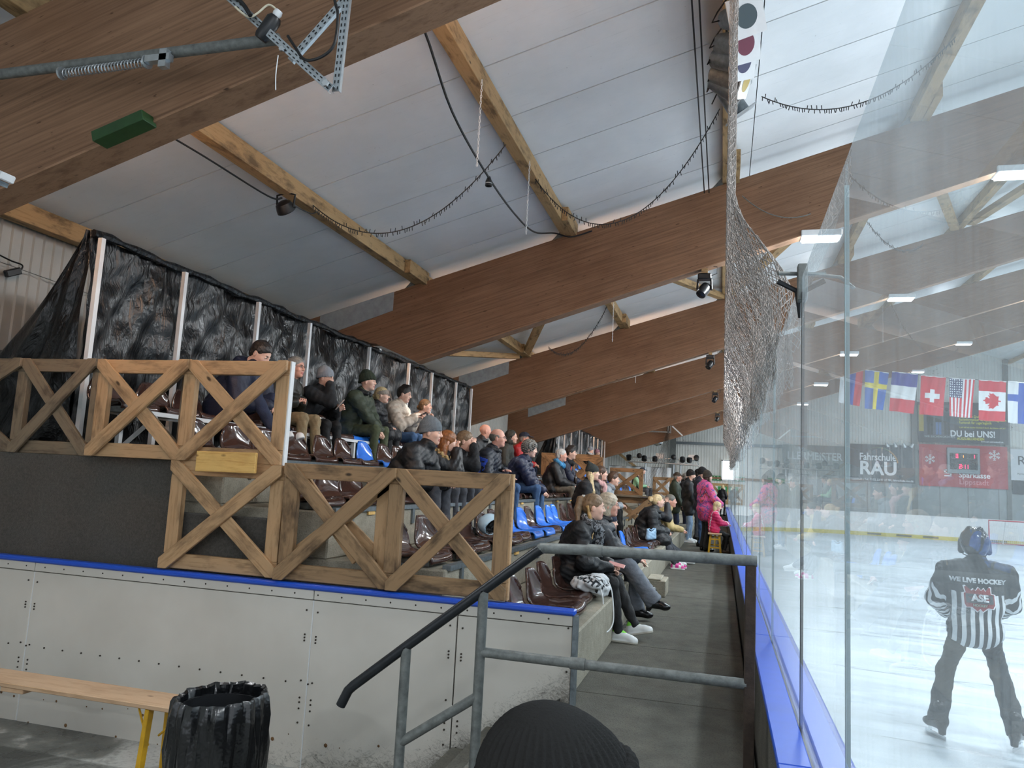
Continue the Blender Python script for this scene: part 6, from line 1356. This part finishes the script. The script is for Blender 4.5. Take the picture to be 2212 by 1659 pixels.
sit('man in a dark green knit hat, olive jacket and olive trousers, hands folded', 5, 9.5, (.22, .69), sx='man', s=1.05, hyaw=.15, jacket=J_olive2, jt=.032, trousers=T_olive, shoes=('shoe', S_brown), hair=None, hat=[('cuffed', K_dgreen), ('hooddown', J_black, 1.0)], hands=[(.44, .03, .52), (.45, -.03, .52)], hk=('hold', 'hold'), feet=[(.48, .13, 0), (.46, -.13, 0)], h=.013, seed=54)
sit('woman with glasses and a beige headband in a long black down coat', 5, 10.0, (.21, .56), sx='woman', s=.97, hyaw=.25, jacket=J_black, jt=.045, quilt=.09, hem=.9, trousers=T_black, shoes=('shoe', S_black), hair=('tail_low', H_lblonde), hat=('band', K_beige), glasses=True, hands=[(.36, .05, .60), (.36, -.05, .6)], seed=55)
P, I = sit('dark haired man in a cream down jacket looking at his phone', 5, 10.8, (.20, .67), sx='man', s=1.04, hyaw=.15, hpitch=-.15, jacket=J_cream, jt=.042, quilt=.11, trousers=T_jeans, shoes=('shoe', S_white), hair=('quiff', H_dark), hands=[(.44, .04, .83), (.42, -.05, .81)], hk=('hold', 'hold'), hrot=[((1, -.3, .3), (0, .3, 1)), ((1, .3, .3), (0, -.3, 1))], h=.014, seed=56, hat=[('hooddown', J_cream, 1.0)])
sit('young woman with tied dark blonde hair, hands at her chin, last of the top row', 5, 11.7, (.20, .58), sx='woman', s=.97, hyaw=.10, jacket=J_pinkb, jt=.028, trousers=T_jeans, shoes=('shoe', S_white), hair=('tail_low', H_dblonde), hands=[(.34, .03, .86), (.35, -.03, .86)], hk=('hold', 'hold'), hrot=[((-.1, -.3, 1), (1, 0, 0)), ((-.1, .3, 1), (1, 0, 0))], elbow=(.3, .6, -1), h=.015, seed=57)
# far blocks
sit('person in a pale grey knit hat and white scarf in front of the far sheeting', 5, 28.7, (.12, .72), sx='man', s=1.0, hyaw=.6, jacket=J_black, trousers=T_black, shoes=('shoe', S_black), hat=('beanie', K_lgrey), scarf=(J_white,), seed=61, h=.024)
sit('person in a rose knit hat in front of the far sheeting', 5, 30.3, (.12, .70), sx='woman', s=1.0, hyaw=.3, jacket=J_black, trousers=T_black, shoes=('shoe', S_black), hat=('beanie', K_rose), seed=62, h=.024)
sit('woman in a mint jumper and black waistcoat far down the stand', 3, 29.0, (.12, .62), sx='woman', s=1.0, hyaw=.4, jacket=[J_mint, J_black2], jmi=lambda c, al, N, fw, lat, up, arm: ((np.abs((c-N) @ lat) < .15) & (((c-N) @ fw) < .12)).astype(int), trousers=T_dgrey, shoes=('shoe', S_black), hair=('short', H_lblonde), hands=[(.40, .05, .64), (.40, -.05, .66)], seed=63, h=.022)
sit('man in a navy cap and grey jacket beside the mint jumper', 3, 30.4, (.12, .74), sx='man', s=1.04, hyaw=.2, jacket=J_grey2, trousers=T_dgrey, shoes=('shoe', S_black), hat=('cap', C_navy), hair=('short', H_brown), seed=64, h=.022)
def stand_(label, x, y, z, floor=0.0, **k):
    k.setdefault('group', 'standing spectators'); s = k.pop('s', z/1.66); hip = .93*s
    return person(label, (x, y), floor, hip, (.05, 0, z), s=s, sit=False, **k)
HD = [(.16, .16, .93), (.16, -.16, .93)]
stand_('man in a brown flat cap and olive jacket standing with hands in pockets', -1.20, 21.0, 1.65, hyaw=.15, jacket=J_olive, jt=.035, trousers=T_djeans, shoes=('shoe', S_black), hair=('short', H_grey), hat=('cap', C_brown), hands=HD, hem=.35, seed=71, skin=M_skin2, h=.018)
stand_('man in a black knit hat and black parka over pale jeans, standing', -.82, 20.3, 1.70, hyaw=.15, jacket=J_black, jt=.045, trousers=T_ljeans, shoes=('sneaker', S_white), hat=('beanie', K_black), hands=HD, hem=.4, seed=72, h=.017, beard=H_brown, feet=[(.06, .12, 0), (.0, -.12, 0)])
stand_('grey haired man in a black jacket standing behind the olive jacket man', -1.02, 22.2, 1.68, hyaw=.2, jacket=J_black, jt=.035, trousers=T_djeans, shoes=('shoe', S_black), hair=('short', H_grey), hands=HD, hem=.3, seed=73, h=.02)
stand_('man in a black cap standing behind the black parka', -.66, 21.7, 1.78, hyaw=.2, jacket=J_char, jt=.03, trousers=T_dgrey, shoes=('shoe', S_black), hat=('cap', K_black), hair=('short', H_dark), hands=HD, seed=74, h=.02)
stand_('man in a dark jacket and jeans standing half behind the floral jacket', -.50, 19.2, 1.74, hyaw=.3, jacket=J_navy, jt=.035, trousers=T_jeans, shoes=('boot', S_black), hat=('beanie', K_black), hands=HD, seed=75, h=.02)
stand_('person in a pink and purple floral ski jacket and brown knit hat, standing', -.36, 17.9, 1.64, yaw=.45, hyaw=.2, jacket=J_floral, jt=.055, trousers=T_black, flare=.03, shoes=('shoe', S_black), hat=('cuffed', K_dbrown), hair=('strands', H_brown), hands=[(.30, .12, 1.05), (.30, -.14, 1.05)], hk=('hold', 'hold'), hem=.35, seed=76, h=.017, sx='woman')
P, I = person('girl with long blonde hair in a bright pink jacket on the short bench', (-.16, 17.62), 0, .50, (.07, 0, 1.0), yaw=.15, hyaw=-.2, hpitch=-.25, sx='woman', s=.72, hs=1.15, jacket=[J_pink, J_white], jmi=lambda c, al, N, fw, lat, up, arm: (np.abs((c-N) @ lat+.13+.12*((c-N) @ up)) < .009).astype(int), jt=.035, trousers=T_black, shoes=('shoe', S_brown), hair=('long', H_lblonde), hands=[(.27, .06, .62), (.29, -.05, .63)], hk=('hold', 'hold'), feet=[(.20, .07, 0), (.24, -.10, 0)], knees=(1, 0, .2), hem=.15, group='spectators', h=.014, seed=77)
stand_('blonde person in a dark top on the far walkway behind the glass posts', .02, 43.5, 1.55, yaw=1.2, jacket=J_black, trousers=T_black, shoes=('shoe', S_black), hair=('long', H_lblonde), hands=HD, seed=78, h=.03, sx='woman')

# ------------------------------------------------------------------ the referee on the ice, seen from behind
def ref_mi(c, al, N, fw, lat, up, arm):
    d = (c-N) @ up; l = (c-N) @ lat; out = np.zeros(len(c), int)
    off = off_arm(c, arm, .112); out = np.where(off & (d < -.205), 1, 0)
    for S_, E_, W_ in arm:
        t = ((c-S_) @ (E_-S_))/((E_-S_) @ (E_-S_)); out = np.where(~off & (np.sign(l) == np.sign((S_-N) @ lat)) & (t > .45), 2, out)
    return out
RP, RI = person('referee on skates seen from behind, black helmet and striped jersey', (2.12, 7.62), ICE, .95, (.05, -.02, 1.64), yaw=1.47, hyaw=-.12, hpitch=-.05, sx='man', s=1.02, sit=False, wide=1.14, jacket=[plain('referee_black', '#15171a', .7), stripes('referee_stripes', 1, .062, '#15171a', '#d3d7d9'), stripes('referee_sleeve_stripes', 0, .052, '#15171a', '#d3d7d9')], jmi=ref_mi, jt=.042, jn=.003, trousers=puffer('referee_trousers', '#17181b', .7), flare=.035,
    shoes=('boot', S_black), hat=('helmet', plain('helmet_black', '#0f1012', .18, var=.05)), hands=[(.30, .17, 1.02), (.30, -.17, 1.02)], hk=('fist', 'fist'), elbow=(-.5, 1.8, -.3), feet=[(-.02, .30, .07, .45), (-.06, -.27, .07, -.45)], h=.0068, seed=81, group=None, bulk=.03, knees=(1, 0, 0))
for i, sg in ((0, 1), (1, -1)):
    a = RI['leg'][i][2]; o = MB().bb((-.11, -.003, -.07), (.17, .003, -.035)).bb((-.07, -.008, -.04), (-.04, .008, .0)).bb((.09, -.008, -.04), (.12, .008, .0)).build('skate_blade', M_chrome, RP); o.location = (a[0]+.02, a[1], a[2]-.085); o.rotation_euler = (0, 0, sg*.45)
MB().tube([RI['T'](np.array(p)) for p in ((.03, .10, .0), (.05, .085, -.08), (.06, 0, -.115), (.05, -.085, -.08), (.03, -.10, .0))], .006, 5).build('chin_strap', M_black, RP)
jb = RI['jacket'].data; bvh = BVHTree.FromPolygons([v.co.copy() for v in jb.vertices], [tuple(p.vertices) for p in jb.polygons])
def on_back(me, name, m, dx, dz, sc=1.0, lift=.006, tilt=0.0):
    """lay flat artwork (x right, y up, as seen from behind) onto the back of the jersey"""
    bm = bmesh.new(); bm.from_mesh(me); bmesh.ops.triangulate(bm, faces=bm.faces)
    for _ in range(2):
        e = [x for x in bm.edges if x.calc_length() > .03]
        if e: bmesh.ops.subdivide_edges(bm, edges=e, cuts=1)
    bm.to_mesh(me); bm.free(); z0 = RI['N'][2]
    for v in me.vertices:
        x, y, q = v.co*sc; loc, nrm, _, _ = bvh.ray_cast(Vector((-.6, -(x+dx), z0+y+dz+tilt*x)), Vector((1, 0, 0)))
        xx = loc.x if loc is not None else -.15
        v.co = Vector((xx-lift-abs(q)*.5, -(x+dx), z0+y+dz+tilt*x))
    me.materials.clear(); me.materials.append(m); return link(name, me, RP)
on_back(text_mesh('WE LIVE HOCKEY', .052, .003, .0005), 'lettering', M_txt, 0.0, -.10)
def poly_mesh(P): me = bpy.data.meshes.new('p'); me.from_pydata([(x, y, 0) for x, y in P], [], [tuple(range(len(P)))]); return me
crest = [(-.115, -.055), (-.115, .03), (-.10, .035), (-.112, .085), (-.098, .09), (-.06, .055), (-.045, .07), (-.03, .055), (-.01, .085), (.01, .06), (.03, .08), (.045, .055), (.07, .09), (.085, .085), (.085, .035), (.115, .03), (.115, -.055), (.10, -.085), (.06, -.08), (.02, -.115), (0, -.09), (-.02, -.115), (-.06, -.08), (-.10, -.085)]
on_back(poly_mesh(crest), 'crest_edge', M_txt, 0.005, -.235, 1.06, .007); on_back(poly_mesh(crest), 'crest', plain('crest_red', '#8c2a2c', .6), .005, -.235, .97, .013); on_back(poly_mesh([(-.10, -.045), (-.10, .028), (.10, .028), (.10, -.045)]), 'crest_panel', plain('crest_grey', '#3a3d42', .6), .005, -.235, 1.0, .020)
on_back(text_mesh('ASE', .075, .004, .0005), 'crest_letters', M_txt, .005, -.238, 1.0, .028); on_back(text_mesh('HOCKEY', .026, .001, .0005), 'crest_lettering', plain('crest_mint', '#9fc4ae', .6), .005, -.298, 1.0, .022)

# ------------------------------------------------------------------ the person just in front of the camera
BP, BI = person('person in a black ribbed knit hat close in front of the camera', (-.235, 1.19), LOW, .88, (.02, 0, 1.475), yaw=0, hyaw=.55, hpitch=.12, sx='man', s=.93, sit=False, hs=1.10, jacket=J_black, jt=.03, trousers=T_black, shoes=('shoe', S_black), hair=('short', H_dark), hands=[(.12, .2, .85), (.12, -.2, .85)], h=.018, seed=91)
s = SD(); s.ell((-.016, 0, .050), (.115, .098, .104), None, .01).ell((-.03, 0, .08), (.088, .083, .088), None, .02); s.cut((.0, 0, .012), (.2, 0, -1)); s.ell((-.016, 0, .02), (.099, .08, .085), None, .004, -1)
V, F = s.mesh(.0038); a = np.arctan2(V[:, 1], V[:, 0]+.02); rr = np.hypot(V[:, 1], V[:, 0]+.02); k = 1+.03*np.sin(a*44)*np.clip(rr/.05, 0, 1); V = V.copy(); V[:, 0] = -.02+(V[:, 0]+.02)*k; V[:, 1] *= k
rib = plain('ribbed_black_knit', '#262524', .95, var=.1, scale=90, bump=.25, bscale=220, spec=.15); kh = qmesh('knit_hat', BI['T'](V), F, rib, BP)
s = SD()
for i in range(28):
    a0 = 2*PI*i/28; a1 = 2*PI*(i+1)/28; pt = lambda q, z: (-.016+.113*math.cos(q), .096*math.sin(q), z+.2*.113*math.cos(q)-.006)
    for z in (.022, .04, .056): s.cap(pt(a0, z), pt(a1, z), .012, .012, .008)
V, F = s.mesh(.0038); a = np.arctan2(V[:, 1], V[:, 0]+.02); k = 1+.026*np.sin(a*44); V = V.copy(); V[:, 0] = -.02+(V[:, 0]+.02)*k; V[:, 1] *= k
qmesh('hat_cuff', BI['T'](V), F, rib, kh)

# ------------------------------------------------------------------ things people hold or leave on the seats
def conform_box(): pass
t = thing('tote_bag', 'white cotton tote bag with black capital lettering on the front row seat', 'bag', (-1.06, 6.55, .50), -.15)
s = SD(); s.ell((-.02, 0, .02), (.13, .20, .055), None, .04).ell((.06, -.10, .03), (.08, .10, .05), None, .04).ell((.04, .15, .04), (.07, .08, .05), None, .04).ell((.09, .02, -.02), (.07, .12, .06), None, .04)
V, F = s.mesh(.009, .007, 32, 3); bo = qmesh('bag', V, F, plain('white_cotton', '#c6c8ca', .8, var=.06), t); bb_ = BVHTree.FromPolygons([Vector(v) for v in V], [tuple(int(i) for i in f) for f in F])
def on_bag(txt, oy, ox, sz):
    me = text_mesh(txt, sz, .004, .0005); d = Vector((.22, -.86, .46)).normalized()
    bm = bmesh.new(); bm.from_mesh(me); bmesh.ops.triangulate(bm, faces=bm.faces); e = [x for x in bm.edges if x.calc_length() > .025]; bmesh.ops.subdivide_edges(bm, edges=e, cuts=2) if e else None; bm.to_mesh(me); bm.free()
    ux = Vector((.86, -.02, -.42)).normalized(); uy = d.cross(ux).normalized()
    for v in me.vertices:
        p = ux*(v.co.x+ox)+uy*(v.co.y+oy)+Vector((.02, -.0, .02)); h_, n_, _, _ = bb_.ray_cast(p+d*.5, -d); v.co = (h_+d*.004) if h_ is not None else p
    me.materials.clear(); me.materials.append(M_txtd); link('lettering', me, t)
on_bag('NICHT', -.045, -.015, .085); on_bag('MICH', .03, .02, .085)
MB().tube(smooth_pts([(.12, -.12, .03), (.16, -.13, -.1), (.14, -.08, -.30), (.16, .0, -.36), (.19, .08, -.28), (.16, .12, -.06), (.12, .12, .04)]), .006, 6).build('strap', M_white, t, smooth=True)
t = thing('bike_helmet', 'pale blue and black cycling helmet lying on a brown seat of the second row', 'helmet', (-2.12, 7.05, .92), .5)
s = SD(); s.ell((0, 0, 0), (.135, .10, .105), None, .02); s.ell((0, 0, -.05), (.11, .078, .11), None, .01, -1)
for y in (-.05, 0, .05): s.cap((-.10, y, .07), (.09, y*.8, .085), .012, .012, .012, None, -1)
RX = np.array(Matrix.Rotation(.7, 3, 'Z') @ Matrix.Rotation(-1.15, 3, 'X')); V, F = s.mesh(.008); V = V @ RX.T; qmesh('shell', V, F, plain('helmet_blue', '#a9c4d4', .25, var=.05), t)
s = SD(); s.ell((0, 0, -.012), (.118, .086, .09), None, .02); s.ell((0, 0, -.055), (.10, .07, .095), None, .01, -1); V, F = s.mesh(.009, .004, 60, 2); qmesh('liner', V @ RX.T, F, M_black, t)
MB().tube([Vector(RX @ np.array(p)) for p in ((.06, .08, -.02), (.03, .05, -.16), (.0, 0, -.19), (.03, -.05, -.16), (.06, -.08, -.02))], .006, 5).build('chin_strap', M_black, t)
t = thing('handbag', 'light blue quilted handbag on a seat beside the long black coat', 'bag', (-1.12, 13.0, .47))
s = SD(); 
for k in range(7): s.cap((-.13+.26*k/6, 0, .05), (-.13+.26*k/6, 0, .16-.05*math.sin(PI*k/6)+.02), .035, .022, .03)
V, F = s.mesh(.010, .003, 60, 2); qmesh('bag', V @ rot(1.2).T, F, plain('light_blue_leather', '#8aa9c4', .4, var=.1, scale=50), t)
MB().tube([Vector(rot(1.2) @ np.array(p)) for p in ((-.14, 0, .16), (-.08, 0, .20), (0, 0, .17), (.08, 0, .20), (.14, 0, .18))], .01, 6).build('handle', plain('light_blue_leather', '#8aa9c4'), t)
def phone(label, loc, R, m='#2a2c30', g=None):
    o = MB().box((0, 0, 0), (.15, .075, .009)).build('phone', plain('phone_case_'+m[1:], m, .3), None, bevel=.004); o.matrix_world = Matrix.Translation(loc) @ R.to_4x4(); tag(o, label, 'phone', g); return o
phone('pale phone held by the person in the light grey knit hat', (-4.93+.52, 8.20, 1.39+.74), Matrix.Rotation(-.9, 3, 'Y') @ Matrix.Rotation(.3, 3, 'X'), '#b9a79c')
phone('dark phone in the hands of the man in the cream jacket', (-4.93+.52, 10.80, 1.39+.87), Matrix.Rotation(-.5, 3, 'Y'), '#202226')
phone('phone in a cream case in the hands of the woman with glasses', (-1.33+.57, 7.98, .60), Matrix.Rotation(.8, 3, 'Y'), '#c9b79c')
phone('phone with a mint corner in the hands of the ponytail woman', (-1.33+.43, 7.0, .645), Matrix.Rotation(.2, 3, 'Y') @ Matrix.Rotation(.3, 3, 'X'), '#c78f8a')
o = MB().lathe([(.028, 0), (.032, .02), (.032, .10), (.018, .13), (.013, .15), (.013, .165)], 14).build('drink_bottle', plain('dark_bottle', '#241a18', .15), None, smooth=True); o.location = (-3.13+.47, 14.28, .717+.62); tag(o, 'small dark drink bottle in the hands of the white haired man', 'bottle')
